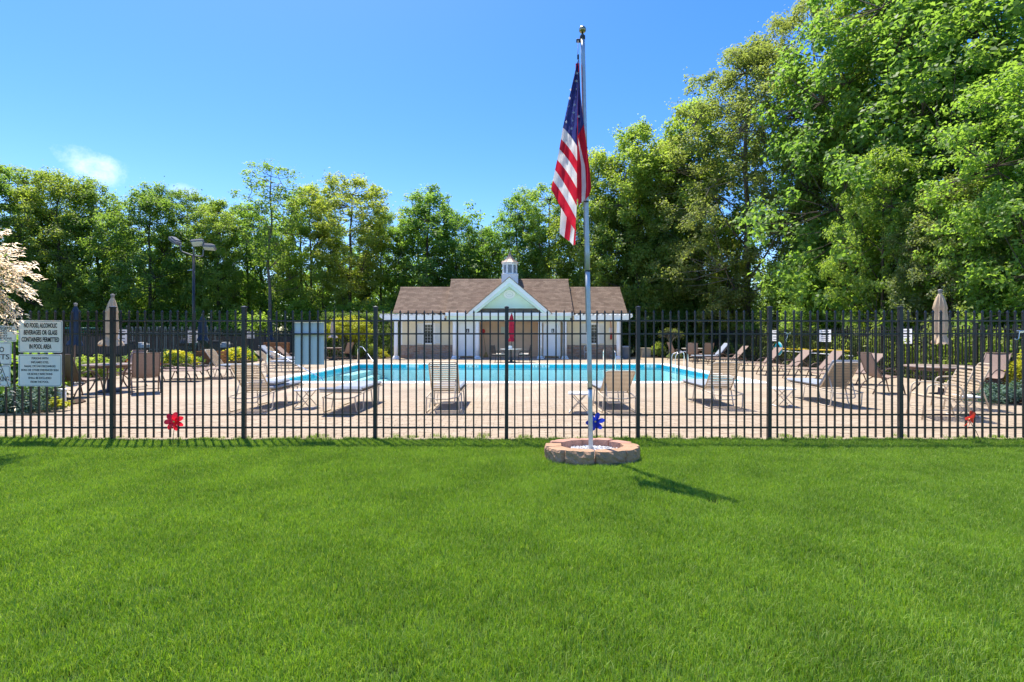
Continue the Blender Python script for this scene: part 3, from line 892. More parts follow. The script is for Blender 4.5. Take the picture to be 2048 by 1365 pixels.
# ------------------------------------------------------------------ flagpole, stone ring, flag
fx, fy = FLAG_XY
pole = thing('flagpole', 'tall grey metal flagpole standing in the stone ring', 'flagpole', (fx, fy, 0))
topx = xat(1165, fy)-fx
def px_at(z): return topx*min(1,(z/5.05))**1.15
secs = [(0.03,.83,.0268),(.83,2.23,.0285),(2.23,3.7,.0292),(3.7,5.03,.0272)]
for k, (a, b, r) in enumerate(secs):
    part('pole_section', pole, M_POLE, (lambda a,b,r: lambda mb: mb.tube([(px_at(a+(b-a)*i/6),0,a+(b-a)*i/6) for i in range(7)], r, 20))(a,b,r))
    if k: part('collar', pole, M_DARK, (lambda a,r: lambda mb: mb.tube([(px_at(a),0,a-.006),(px_at(a),0,a+.006)], r*1.06, 20))(a,max(r,secs[k-1][2])))
part('truck', pole, M_DARK, lambda mb: (mb.lathe([(.028,4.99),(.033,5.0),(.033,5.035),(.02,5.05)],16,(topx,0,0)), mb.bbox(topx-.075,-.015,4.96,topx-.02,.015,5.0,.006)))
M_BALL = mat('gold_ball', (0.42,0.36,0.22), .3, .1, 5, .5, metal=.9)
part('finial', pole, M_BALL, lambda mb: mb.lathe([(.012,5.04),(.012,5.075)]+[(.042*math.sin(PI*i/12)+.001, 5.112-.042*math.cos(PI*i/12)) for i in range(1,13)],18,(topx,0,0)))
part('halyard', pole, mat('rope',(0.35,.35,.34),.8), lambda mb: mb.tube([(topx-.055,-.02,4.97),(topx-.06,-.03,4.8),(topx-.045,-.03,4.72),(px_at(3)-.033,-.01,3.1),(px_at(1.5)-.033,-.01,1.5)],.004,5))
part('snap_hook', pole, M_DARK, lambda mb: (mb.bbox(topx-.068,-.04,4.74,topx-.045,-.02,4.80,.005), mb.bbox(px_at(3.05)-.035,-.05,3.045,px_at(3.05)+.02,-.03,3.06,.004)))

# the flag: limp cloth hanging in folds; front fold, side fold and the part hanging behind
FY = fy-.02
def fpt(zx, zy, dy): # zoom pixel (3.5x, origin 1060,110) -> cloth point at depth dy off the pole
    Y = FY+dy; return Vector((xat(1060+zx/3.5, Y), Y, zat(110+zy/3.5, Y)))
def interp(poly, t):
    n = len(poly)-1; f = max(0,min(.99999,t))*n; i = int(f); f -= i
    return (poly[i][0]+(poly[i+1][0]-poly[i][0])*f, poly[i][1]+(poly[i+1][1]-poly[i][1])*f)
def depthB(s, zy):  # s across the front fold, 0 = left edge
    return -.05 - .055*math.sin(PI*min(1,s*1.02))*min(1,(zy-30)/300+.15) + .017*math.sin(s*15+zy*.014) + .010*math.sin(s*29-zy*.021) + .006*math.sin(s*47+zy*.05)
def flag_mb(mb):
    Lb = [(230,510),(217,590),(205,660),(190,735),(175,805),(160,880),(147,940)]
    Fb = [(329,640),(330,745),(328,832),(328,935),(327,1060),(322,1145),(317,1232)]
    Mb_ = [(285,572),(277,655),(272,735),(262,822),(255,920),(245,1005),(216,1090)]
    # canton
    top = (336,36); n = 14; P = []
    for i in range(n+1):
        t = i/n; row = []
        for j in range(11):
            s = j/10
            l = (top[0]+(230-top[0])*t**.93, top[1]+(510-top[1])*t); f_ = (top[0]+4+(329-340)*t, top[1]+(640-top[1])*t)
            zx = l[0]+(f_[0]-l[0])*s; zy = l[1]+(f_[1]-l[1])*s - 10*math.sin(PI*s)*t
            row.append(fpt(zx, zy, depthB(s, zy)))
        P.append(row)
    mb.grid(P, 2)
    cols = [1,0,1,0,1,0]
    for k in range(6):
        P = []
        for i in range(5):
            t = i/4; row = []
            for j in range(11):
                s = j/10
                def q(A, Bm, D):  # quadratic through left, mid, right
                    return tuple(A[c]*(1-s)*(1-2*s)+Bm[c]*4*s*(1-s)+D[c]*s*(2*s-1) for c in (0,1))
                a = q(Lb[k], ((Lb[k][0]+Fb[k][0])/2, (Lb[k][1]+Fb[k][1])/2-14), Fb[k])
                b = q(Lb[k+1], ((Lb[k+1][0]+Fb[k+1][0])/2, (Lb[k+1][1]+Fb[k+1][1])/2-(14 if k<5 else -10)), Fb[k+1])
                zx = a[0]+(b[0]-a[0])*t; zy = a[1]+(b[1]-a[1])*t
                row.append(fpt(zx, zy, depthB(s, zy)))
            P.append(row)
        mb.grid(P, cols[k])
    # side fold next to the pole
    Rr = [(344,120),(356,300),(372,455),(398,640),(420,820),(428,930),(416,985)]
    Ff = [(338,120),(336,300),(334,560),(332,640),(333,760),(334,900),(337,1056)]
    def A(s, t):
        a = interp(Rr, t); b = interp(Ff, t)
        zx = a[0]+(b[0]-a[0])*s; zy = a[1]+(b[1]-a[1])*s
        return fpt(zx, zy, -.035-.03*math.sin(PI*s)+.008*math.sin(9*s+t*5))
    T0 = .36
    mb.grid([[A(j/6, T0*i/8) for j in range(7)] for i in range(9)][::-1], 2)
    for k, (s0,s1,c) in enumerate(((0,1,0),(1,2,1),(2,3,0))):
        P = []
        for i in range(17):
            u = i/16; t = T0+(1-T0)*u
            w = min(1, u*2.2)
            v0 = [0, 1-.62*w, 1-.3*w, 1][k]; v1 = [0, 1-.62*w, 1-.3*w, 1][k+1]
            P.append([A(v0+(v1-v0)*j/4, t) for j in range(5)])
        mb.grid(P[::-1], c)
    # part hanging behind, seen below the front fold
    tops = [(222,1000),(262,1100),(292,1150),(314,1195),(322,1215)]
    bots = [(206,1225),(207,1252),(238,1281),(276,1308),(314,1334)]
    bots = [(208,1215),(238,1281),(276,1308),(300,1332),(316,1330)]
    lo = [(206,1248),(240,1281),(276,1306),(302,1334),(317,1330)]
    for k in range(4):
        P = []
        for i in range(9):
            t = i/8; row = []
            for j in range(4):
                s = j/3
                a = (tops[k][0]+(tops[k+1][0]-tops[k][0])*s, tops[k][1]+(tops[k+1][1]-tops[k][1])*s)
                b = (lo[k][0]+(lo[k+1][0]-lo[k][0])*s, lo[k][1]+(lo[k+1][1]-lo[k][1])*s)
                row.append(fpt(a[0]+(b[0]-a[0])*t, a[1]+(b[1]-a[1])*t, .0+.012*math.sin(k+s*3+t*2)))
            P.append(row)
        mb.grid(P, [1,0,1,0][k])
    # the roll of cloth hidden inside the folds
    P = []
    for i in range(9):
        t = i/8
        P.append([fpt(336+(150-60*abs(j-3)/3)*0 + (j-3)*(6+7*t)*(1 if j>3 else 1.5)*.6, 60+950*t, .0+.02*math.cos(j)) for j in range(7)])
    mb.grid(P, 0)
    mb.grid([[p + Vector((0,.012,0)) for p in row] for row in P], 1)
M_FRED = mat('flag_red', (0.66,0.024,0.05), .75, .1, 14, .2)
M_FWHITE = mat('flag_white', (0.88,0.85,0.83), .75, .08, 14, .2)
M_FBLUE = mat('flag_blue', (0.055,0.066,0.25), .75, .15, 14, .2)
for m_ in (M_FRED, M_FWHITE, M_FBLUE):   # thin cloth lets some light through
    nt = m_.node_tree; p_ = nt.nodes['Principled BSDF']; src = p_.inputs['Base Color'].links[0].from_socket
    t_ = nt.nodes.new('ShaderNodeBsdfTranslucent'); nt.links.new(src, t_.inputs['Color'])
    x_ = nt.nodes.new('ShaderNodeMixShader'); x_.inputs[0].default_value = .58
    nt.links.new(p_.outputs[0], x_.inputs[1]); nt.links.new(t_.outputs[0], x_.inputs[2]); nt.links.new(x_.outputs[0], nt.nodes['Material Output'].inputs['Surface'])
flag = solo('flag', 'limp red, white and blue national flag hanging down the pole', 'flag', [M_FRED, M_FWHITE, M_FBLUE], flag_mb)
def star_mb(mb):
    for (zx, zy) in ((330,130),(326,185),(321,240),(316,296),(311,351),(305,405),(298,461),(291,516),(286,245),(278,304),(270,360),(262,414),(256,470),(341,432)):
        t = (zy-36)/560; lx = 336+(230-336)*max(0,min(1,(zy-36)/474)); s = max(0,min(1,(zx-lx)/(336-lx+1e-3)))
        c = fpt(zx, zy, depthB(s, zy)-.012)
        if zx > 338: c = fpt(zx, zy, -.075)
        r = .023; vs = [c]
        for k in range(10):
            a = PI/2 + k*PI/5 + .15; q = r if k % 2 == 0 else r*.42
            vs.append(c + Vector((q*math.cos(a)*.85, -.0, q*math.sin(a))))
        mb.add(vs, [(0, 1+k, 1+(k+1) % 10) for k in range(10)])
part('stars', flag, M_FWHITE, star_mb)

M_STONE = mat('ring_stone', (0.50,0.30,0.19), .9, .3, 7, .15, bump=.9, bscale=38, col2=(0.36,0.225,0.135))
M_STONE2 = mat('ring_stone_red', (0.46,0.255,0.19), .9, .25, 7, .15, bump=.7, bscale=38)
ring = thing('stone_ring', 'low oval ring of tan wall blocks round the flagpole base', 'planter ring', (RING_C[0], RING_C[1], 0))
angs = [-95,-60,-24,12,48,84,120,156,192,228,265]
bounds = [-92,-48,-12,20,52,78,102,128,160,192,228,268]
for i in range(len(bounds)-1):
    a0, a1 = R(bounds[i]+.35), R(bounds[i+1]-.35)
    rr = random.Random(i*3+1)
    dx, dy = rr.uniform(-.012,.012), rr.uniform(-.012,.012); rz = rr.uniform(-.03,.03); zt = .165+rr.uniform(-.006,.008)
    def blk(mb, a0=a0, a1=a1, rr=rr, zt=zt):
        nA, nZ = 9, 6
        am = (a0+a1)/2
        def pt(a, k): return Vector((RING_RX*k*math.cos(a), RING_RY*k*math.sin(a), 0))
        # outer face is rough and slightly faceted, inner face smooth
        rows = []
        for z in range(nZ+1):
            row = []
            for j in range(nA+1):
                a = a0+(a1-a0)*j/nA
                p = pt(a0,1)*(1-j/nA)+pt(a1,1)*(j/nA)
                p = p*.55 + pt(a,1)*.45
                rough = rr.uniform(-.013,.010) if 0 < z < nZ else rr.uniform(-.018,-.005)
                p += p.normalized()*(rough - (.048 if j in (0, nA) else .006 if j in (1, nA-1) else 0))
                p.z = -.03+(zt+.03)*z/nZ + (rr.uniform(-.006,.0) if z == nZ else 0)
                row.append(p)
            rows.append(row)
        mb.grid([list(r) for r in zip(*rows)][::-1], 0, False)
        inner = [[pt(a0,.66)*(1-j/nA)+pt(a1,.66)*(j/nA)+Vector((0,0,z)) for j in range(nA+1)] for z in (-.03, zt)]
        mb.grid([list(r) for r in zip(*inner)], 0, False)
        mb.grid([[rows[nZ][j], inner[1][j]] for j in range(nA+1)][::-1], 0, False)
        mb.poly([r[0] for r in rows]+[inner[1][0], inner[0][0]]); mb.poly(([r[-1] for r in rows]+[inner[1][-1], inner[0][-1]])[::-1])
    part('stone', ring, M_STONE2 if 3 <= i <= 7 else M_STONE, blk, loc=(dx,dy,0), rot=(0,0,rz))
def gravel(mb):
    rr = random.Random(5)
    mb.prism([(RING_C[0]+RING_RX*.67*math.cos(a), RING_C[1]+RING_RY*.67*math.sin(a), -.03) for a in [i*PI/12 for i in range(24)]], (0,0,.10))
    for k in range(900):
        a = rr.random()*6.283; q = math.sqrt(rr.random())*.67
        x, y = RING_C[0]+RING_RX*q*math.cos(a), RING_C[1]+RING_RY*q*math.sin(a)
        z = .075 + .03*(1-(q/.67)**2) + rr.uniform(-.02,.012); r = rr.uniform(.009,.019)
        M = Matrix.Translation((x,y,z)) @ Euler((rr.random()*6,rr.random()*6,rr.random()*6)).to_matrix().to_4x4() @ Matrix.Diagonal((r*rr.uniform(.8,1.4), r, r*rr.uniform(.6,.9), 1))
        v = [M @ Vector(p) for p in ((1,0,0),(-1,0,0),(0,1,0),(0,-1,0),(0,0,1),(0,0,-1))]
        mb.add(v, [(0,2,4),(2,1,4),(1,3,4),(3,0,4),(2,0,5),(1,2,5),(3,1,5),(0,3,5)])
g_ = solo('gravel', 'white pebbles filling the stone ring', 'gravel', mat('white_pebble',(0.72,0.71,0.69),.8,.15,30), gravel)
g_['kind'] = 'stuff'

# ------------------------------------------------------------------ pinwheels
def pinwheel(label, base, hub, tilt, col, n=6, col2=None, spin=0.0, petal=.062):
    m1 = mat('petal_'+col[0], col[1], .3, .25, 20, .6)
    if 'thin_'+col[0] not in MATS:
        MATS['thin_'+col[0]] = m1; nt = m1.node_tree; p_ = nt.nodes['Principled BSDF']
        t_ = nt.nodes.new('ShaderNodeBsdfTranslucent'); t_.inputs[0].default_value = (*[min(1,v*1.3) for v in col[1]],1)
        x_ = nt.nodes.new('ShaderNodeMixShader'); x_.inputs[0].default_value = .55
        nt.links.new(p_.outputs[0], x_.inputs[1]); nt.links.new(t_.outputs[0], x_.inputs[2]); nt.links.new(x_.outputs[0], nt.nodes['Material Output'].inputs['Surface'])
    t = thing('pinwheel', label, 'pinwheel', base, 0, 'flower pinwheels')
    h = Vector(hub)-Vector(base)
    part('stake', t, mat('stake_wood',(0.2,0.16,0.1),.6), lambda mb: mb.tube([(0,0,-.05), h*.5+Vector((.004,0,0)), h], .004, 6))
    def pet(mb):
        P = []
        for i in range(7):
            u = i/6; w = .0185*(.3,.62,.86,1,1,.82,.36)[i]*petal/.062
            P.append([(w*(j-2)/2, -.006-.012*math.sin(PI*u)+ .010*(j-2)/2*(1-u*.3), .006+petal*1.12*u) for j in range(5)])
        mb.grid(P)
    for k in range(n):
        o = part('petal', t, m1, pet, key='petal_%s_%.3f' % (col[0], petal), loc=h+Vector((0,-.012,0)))
        o.rotation_euler = (Matrix.Rotation(tilt[2],3,'Z') @ Matrix.Rotation(tilt[0],3,'X') @ Matrix.Rotation(spin+k*2*PI/n,3,'Y')).to_euler()
    part('hub', t, mat('hub_yellow',(0.75,0.6,0.2),.4), lambda mb: mb.lathe([(.001,-.006),(.011,-.005),(.013,0),(.011,.005),(.001,.006)],12), loc=h+Vector((0,-.022,0)), rot=(R(90)+tilt[0],0,tilt[2]))
    return t
def wheel_at(bx, by, hx, hy, Y): return (xat(bx,Y), Y, 0), (xat(hx,Y), Y, zat(hy,Y))
b_, h_ = wheel_at(344, 890, 350, 843, 6.8)
pinwheel('shiny red flower pinwheel facing forward near the left end of the fence', b_, h_, (0,0,.1), ('red',(0.72,0.014,0.04)), 7, spin=.2, petal=.11)
b_, h_ = wheel_at(1189, 890, 1190, 843, 6.75)
pinwheel('dark blue flower pinwheel half hidden behind the flagpole', b_, h_, (0,0,-.05), ('blue',(0.012,0.035,0.42)), 6, spin=.35, petal=.11)
b_, h_ = wheel_at(1966, 888, 1936, 838, 6.8)
pinwheel('orange red pinwheel turned sideways on a leaning stake at the right', b_, h_, (.35,0,1.15), ('orange',(0.75,0.05,0.02)), 6, spin=.5, petal=.11)
# ------------------------------------------------------------------ bathhouse
M_SIDING = mat('cream_siding', (0.82,0.71,0.50), .7, .06, 2)
M_GSIDING = mat('pale_green_siding', (0.72,0.84,0.72), .7, .05, 2)
M_TRIM = mat('white_trim', (0.90,0.90,0.89), .5, .05, 2)
M_SHUT = mat('shutter_offwhite', (0.82,0.81,0.77), .55, .04, 2)
M_PORCH = mat('tan_panel', (0.80,0.60,0.43), .7, .08, 2)
M_GLASS = mat('dark_glass', (0.03,0.035,0.04), .08, .3, 1.5, .6)
M_STONEV = [mat('ledge_stone_%s' % n, c, .85, .35, 9, .15, bump=.6, bscale=25) for n, c in (('tan',(0.52,0.37,0.27)),('grey',(0.43,0.34,0.29)),('rust',(0.46,0.28,0.19)))]
def shingle_mat(name, tint):
    m = bpy.data.materials.new(name); m.use_nodes = True
    nt = m.node_tree; N = nt.nodes; L = nt.links; p = N['Principled BSDF']
    tc = N.new('ShaderNodeTexCoord')
    sx = N.new('ShaderNodeSeparateXYZ'); L.new(tc.outputs['Object'], sx.inputs[0])
    cb = N.new('ShaderNodeCombineXYZ'); L.new(sx.outputs['X'], cb.inputs[0]); L.new(sx.outputs['Y'], cb.inputs[1])
    b = N.new('ShaderNodeTexBrick'); b.offset = .37; b.inputs['Scale'].default_value = 1
    b.inputs['Brick Width'].default_value = .29; b.inputs['Row Height'].default_value = .145; b.inputs['Mortar Size'].default_value = .004
    b.inputs['Color1'].default_value = (0.25*tint,0.18*tint,0.133*tint,1); b.inputs['Color2'].default_value = (0.165*tint,0.115*tint,0.085*tint,1); b.inputs['Mortar'].default_value = (0.12*tint,0.08*tint,0.06*tint,1)
    L.new(cb.outputs[0], b.inputs['Vector'])
    n = N.new('ShaderNodeTexNoise'); n.inputs['Scale'].default_value = 2.2; n.inputs['Detail'].default_value = 6; L.new(tc.outputs['Object'], n.inputs['Vector'])
    r = N.new('ShaderNodeMapRange'); r.inputs[1].default_value = .3; r.inputs[2].default_value = .7; r.inputs[3].default_value = .88; r.inputs[4].default_value = 1.1
    L.new(n.outputs['Fac'], r.inputs[0])
    s = N.new('ShaderNodeVectorMath'); s.operation = 'SCALE'; L.new(b.outputs['Color'], s.inputs[0]); L.new(r.outputs[0], s.inputs['Scale'])
    L.new(s.outputs[0], p.inputs['Base Color']); p.inputs['Roughness'].default_value = .95; p.inputs['Specular IOR Level'].default_value = .1
    return m
M_SHINGLE = shingle_mat('brown_shingle', 1.0)
CX = -0.16
house = thing('bathhouse', 'low cream bathhouse with brown shingled roof and pale green front gable', 'building', (CX, 0, 0))
def slope(name, xl0, xr0, xl1, xr1, y0, z0, y1, z1, parent=house):
    """front roof slope in stepped courses; local x along the eave, y up the slope"""
    d = Vector((0, y1-y0, z1-z0)); Ls = d.length; ang = math.atan2(d.z, d.y); n = max(3, round(Ls/.145))
    def f(mb):
        for i in range(n):
            a, b = i/n, (i+1)/n
            xl, xr = xl0+(xl1-xl0)*a, xr0+(xr1-xr0)*a; xl2, xr2 = xl0+(xl1-xl0)*b, xr0+(xr1-xr0)*b
            ya, yb = Ls*a, Ls*b+.012; h = .014
            v = [(xl,ya,0),(xr,ya,0),(xr2,yb,0),(xl2,yb,0),(xl,ya,h),(xr,ya,h),(xr2,yb,.001),(xl2,yb,.001)]
            mb.add(v, [(4,5,6,7),(0,1,5,4),(1,2,6,5),(3,0,4,7)])
        mb.add([(xl0,0,-.04),(xr0,0,-.04),(xr1,Ls,-.04),(xl1,Ls,-.04),(xl0,0,-.001),(xr0,0,-.001),(xr1,Ls,-.001),(xl1,Ls,-.001)], [(3,2,1,0),(0,1,5,4),(1,2,6,5),(3,0,4,7),(2,3,7,6)])
    return part(name, parent, M_SHINGLE, f, loc=(0,y0,z0), rot=(ang,0,0))
EAVE_Y, EAVE_Z, RIDGE_Y = 30.2, 2.78, 33.2
MRZ = 5.15; WRZ = 4.62; WEY = 30.95; WEZ = 2.83
r_main = slope('main_roof', -3.87, 3.87, -3.87, 3.87, EAVE_Y, EAVE_Z, RIDGE_Y, MRZ)
slope('wing_roof', -7.22, -3.88, -7.22, -3.88, WEY, WEZ, RIDGE_Y, WRZ)
slope('wing_roof', 3.88, 7.30, 3.88, 7.30, WEY, WEZ, RIDGE_Y, WRZ)
def back_roof(mb):
    for (a,b,ez,rz,ey) in ((-3.87,3.87,EAVE_Z,MRZ,36.3),(-7.22,-3.88,WEZ,WRZ,35.5),(3.88,7.30,WEZ,WRZ,35.5)):
        mb.prism([(a,RIDGE_Y,rz),(b,RIDGE_Y,rz),(b,ey,ez),(a,ey,ez)], (0,0,-.04))
part('back_roof', house, M_SHINGLE, back_roof)
for (a,b,z) in ((-3.9,3.9,MRZ),(-7.24,-3.9,WRZ),(3.9,7.32,WRZ)):
    part('ridge_cap', house, M_SHINGLE, (lambda a,b,z: lambda mb: mb.prism([(a,RIDGE_Y-.13,z-.085),(a,RIDGE_Y,z+.03),(a,RIDGE_Y+.13,z-.085)], (b-a,0,0)))(a,b,z))
def side_gables(mb):
    for (x, s, ez, rz, ey, by) in ((-7.0,-1,WEZ,WRZ,WEY,35.5),(7.0,1,WEZ,WRZ,WEY,35.5),(-3.83,-1,EAVE_Z,MRZ,EAVE_Y,36.3),(3.83,1,EAVE_Z,MRZ,EAVE_Y,36.3)):
        mb.prism([(x,ey+.25,ez+.1),(x,RIDGE_Y,rz-.08),(x,by-.3,ez+.1)], (-s*.08,0,0))
part('gable_end', house, M_SIDING, side_gables)
WALL_Y = 31.7
def clap(x0, x1, z0, z1, y, h=.125):
    def f(mb):
        n = max(1, round((z1-z0)/h)); hh = (z1-z0)/n
        for i in range(n):
            a = z0+i*hh
            mb.add([(x0,y-.022,a),(x1,y-.022,a),(x1,y-.004,a+hh),(x0,y-.004,a+hh),(x0,y,a),(x1,y,a)], [(0,1,2,3),(4,5,1,0)])
        mb.box(x0, y, z0, x1, y+.12, z1)
    return f
ST_H = .78
for (a,b) in ((-6.86,-3.5),(3.66,6.98)):
    part('wall', house, M_SIDING, clap(a, b, ST_H, 2.72, WALL_Y))
    part('lower_wall', house, M_STONEV[0], (lambda a,b: lambda mb: mb.box(a,WALL_Y,0,b,WALL_Y+.12,ST_H))(a,b))
    rr = random.Random(int(a*10)); 
    row_z = 0.0; k = 0
    groups = [MB(), MB(), MB()]
    while row_z < ST_H-.02:
        hgt = min(rr.choice((.05,.065,.08,.1)), ST_H-row_z)
        x = a
        while x < b-.02:
            w = min(rr.uniform(.16,.46), b-x)
            if b-x-w < .08: w = b-x
            g = groups[rr.randrange(3)]
            g.bbox(x+.004, WALL_Y-.03-rr.uniform(0,.022), row_z+.003, x+w-.004, WALL_Y+.002, row_z+hgt-.003, .007)
            x += w
        row_z += hgt
    for i, g in enumerate(groups):
        me = g.mesh('stone_veneer', M_STONEV[i]); o = bpy.data.objects.new('stone_veneer', me); C.objects.link(o); o.parent = house; o['kind'] = 'stuff'
    part('water_table', house, M_STONEV[1], (lambda a,b: lambda mb: mb.bbox(a-.01,WALL_Y-.07,ST_H-.002,b+.01,WALL_Y+.02,ST_H+.045,.008))(a,b))
    part('corner_board', house, M_TRIM, (lambda x: lambda mb: mb.box(x-.07,WALL_Y-.035,ST_H+.05,x+.07,WALL_Y+.1,2.72))(a if a < 0 else b))
part('outer_wall', house, M_SIDING, lambda mb: [mb.box(x-.06, WALL_Y+.125, 0, x+.06, 35.3, 2.85) for x in (-6.8,6.92)])
part('rear_wall', house, M_SIDING, lambda mb: mb.box(-6.8,35.2,0,6.92,35.32,2.85))
# windows
def window(xc):
    t = part('window', house, M_TRIM, lambda mb: (mb.box(-.37,-.05,.86,-.27,.01,2.15), mb.box(.27,-.05,.86,.37,.01,2.15), mb.box(-.27,-.05,2.05,.27,.01,2.15), mb.bbox(-.42,-.09,.82,.42,.01,.885,.008)), loc=(xc, WALL_Y-.012, .06))
    part('pane', t, M_GLASS, lambda mb: mb.box(-.268,-.012,.89,.268,-.004,2.048))
    def mun(mb):
        mb.box(-.268,-.034,1.445,.268,-.016,1.49)
        for x in (-.09,.09): mb.box(x-.008,-.028,.89,x+.008,-.014,1.444); mb.box(x-.008,-.028,1.491,x+.008,-.014,2.048)
        for z in (1.075,1.26,1.675,1.86): mb.box(-.267,-.0275,z-.008,.267,-.0145,z+.008)
    part('muntin', t, mat('muntin_grey',(0.55,0.56,0.56),.5), mun)
    for s in (-1,1):
        def sh(mb, s=s):
            x0, x1 = sorted((s*.39, s*.80))
            mb.box(x0,-.035,.86,x0+.05,.008,2.13); mb.box(x1-.05,-.035,.86,x1,.008,2.13)
            for z0 in (.86,1.46,2.07): mb.box(x0+.05,-.033,z0,x1-.05,.006,z0+.06)
            z = .93
            while z < 2.06:
                if not 1.43 < z < 1.53: mb.add([(x0+.05,-.028,z),(x1-.05,-.028,z),(x1-.05,-.008,z+.034),(x0+.05,-.008,z+.034)], [(0,1,2,3)])
                z += .036
            mb.box(x0+.05,-.006,.86,x1-.05,.004,2.13)
        part('shutter', house, M_SHUT, sh, loc=(xc, WALL_Y-.012, .06))
window(-5.10); window(5.27)
# porch: columns, frieze, screens, recessed tan wall
def column(mb, r=.125, h=2.33):
    mb.box(-.2,-.2,0,.2,.2,.07)
    mb.lathe([(.19,.07),(.19,.12),(.165,.15),(.15,.18)], 20)
    mb.lathe([(r*1.06,.18),(r*1.05,.9),(r*.94,h-.16),(r*.94,h-.12)], 20)
    mb.lathe([(r*1.2,h-.12),(r*1.2,h-.09),(r*.98,h-.08),(r*1.3,h-.05)], 20)
    mb.box(-.185,-.185,h-.05,.185,.185,h)
COL_Y = 30.45
for x in (-3.33,-1.94,1.88,3.38):
    part('column', house, M_TRIM, column, key='column', loc=(x,COL_Y,0))
part('frieze', house, M_GSIDING, lambda mb: mb.box(-3.8,COL_Y-.12,2.335,3.8,COL_Y+.12,2.60))
part('fascia', house, M_TRIM, lambda mb: mb.bbox(-3.87,EAVE_Y-.03,2.60,3.87,EAVE_Y+.06,2.80,.01))
part('soffit', house, M_TRIM, lambda mb: mb.box(-3.8,EAVE_Y+.065,2.605,3.8,33.15,2.64))
part('porch_wall', house, M_PORCH, lambda mb: (mb.box(-1.95,33.0,.02,1.95,33.1,2.6), mb.box(-1.95,32.98,1.96,1.95,33.0,1.99), mb.box(-1.95,32.98,.66,1.95,33.0,.69), [mb.box(x-.006,32.985,.04,x+.006,33.0,2.6) for x in [-1.8+.2*i for i in range(19)]]))
part('porch_side_wall', house, M_PORCH, lambda mb: (mb.box(-2.02,31.2,0,-1.95,33.0,2.6), mb.box(1.95,31.2,0,2.02,33.0,2.6)))
part('porch_floor', house, mat('porch_slab',(0.45,0.38,0.33),.85,.15,3), lambda mb: mb.box(-3.5,30.8,.002,3.6,33.0,.03))
part('door_recess_wall', house, M_SIDING, lambda mb: (mb.box(-3.5,32.6,.03,-2.03,32.7,2.6), mb.box(2.03,32.6,.03,3.66,32.7,2.6)))
def screen(x):
    t = part('privacy_screen', house, M_TRIM, lambda mb: (mb.box(-.53,0,.16,.53,.02,2.34), [mb.box(-.53+.118*i+.004,-.014,.17,-.53+.118*(i+1)-.004,-.001,2.33) for i in range(9)], mb.box(-.5,.02,.03,-.44,.08,2.3), mb.box(.44,.02,.03,.5,.08,2.3)), loc=(x,30.95,0))
    s = part('restroom_sign', t, M_INK, lambda mb: mb.bbox(-.085,-.012,-.12,.085,0,.12,.004), loc=(.06,-.018,1.72))
    part('symbol', s, M_WHITE, lambda mb: (mb.lathe([(.001,0),(.02,.0),(.02,.002),(.001,.002)],10,(0,0,0)), ), loc=(-.01,-.0125,.07), rot=(R(90),0,0))
    part('symbol', s, M_WHITE, lambda mb: mb.prism([(-.045,-.0135,-.09),(.03,-.0135,-.09),(.03,-.0135,-.07),(.005,-.0135,-.02),(.015,-.0135,.04),(-.03,-.0135,.04),(-.03,-.0135,-.03),(-.045,-.0135,-.06)][::-1], (0,.001,0)))
    return t
screen(-2.63); screen(2.63)
# front gable standing on the roof
GW, GAP, GB = 2.52, 4.93, 2.76
GY = 30.62
gz0 = EAVE_Z + (GY-EAVE_Y)*(MRZ-EAVE_Z)/(RIDGE_Y-EAVE_Y)
def gable_face(mb):
    n = 15; z1 = GAP-.22; hw0 = GW*(GAP-.05-gz0)/(GAP-GB)
    for i in range(n):
        a = gz0+(z1-gz0)*i/n; b = gz0+(z1-gz0)*(i+1)/n
        wa = hw0*(1-(a-gz0)/(GAP-.05-gz0)); wb = hw0*(1-(b-gz0)/(GAP-.05-gz0))
        mb.add([(-wa,GY-.02,a),(wa,GY-.02,a),(wb,GY-.004,b),(-wb,GY-.004,b),(-wa,GY,a),(wa,GY,a)], [(0,1,2,3),(4,5,1,0)])
    mb.poly([(-hw0,GY,gz0),(hw0,GY,gz0),(0,GY,GAP-.05)])
part('gable_face', house, M_GSIDING, gable_face)
part('gable_sill', house, M_GSIDING, lambda mb: mb.bbox(-1.95,GY-.07,gz0-.03,1.95,GY-.025,gz0+.07,.008))
gang = math.atan2(GAP-GB, GW)
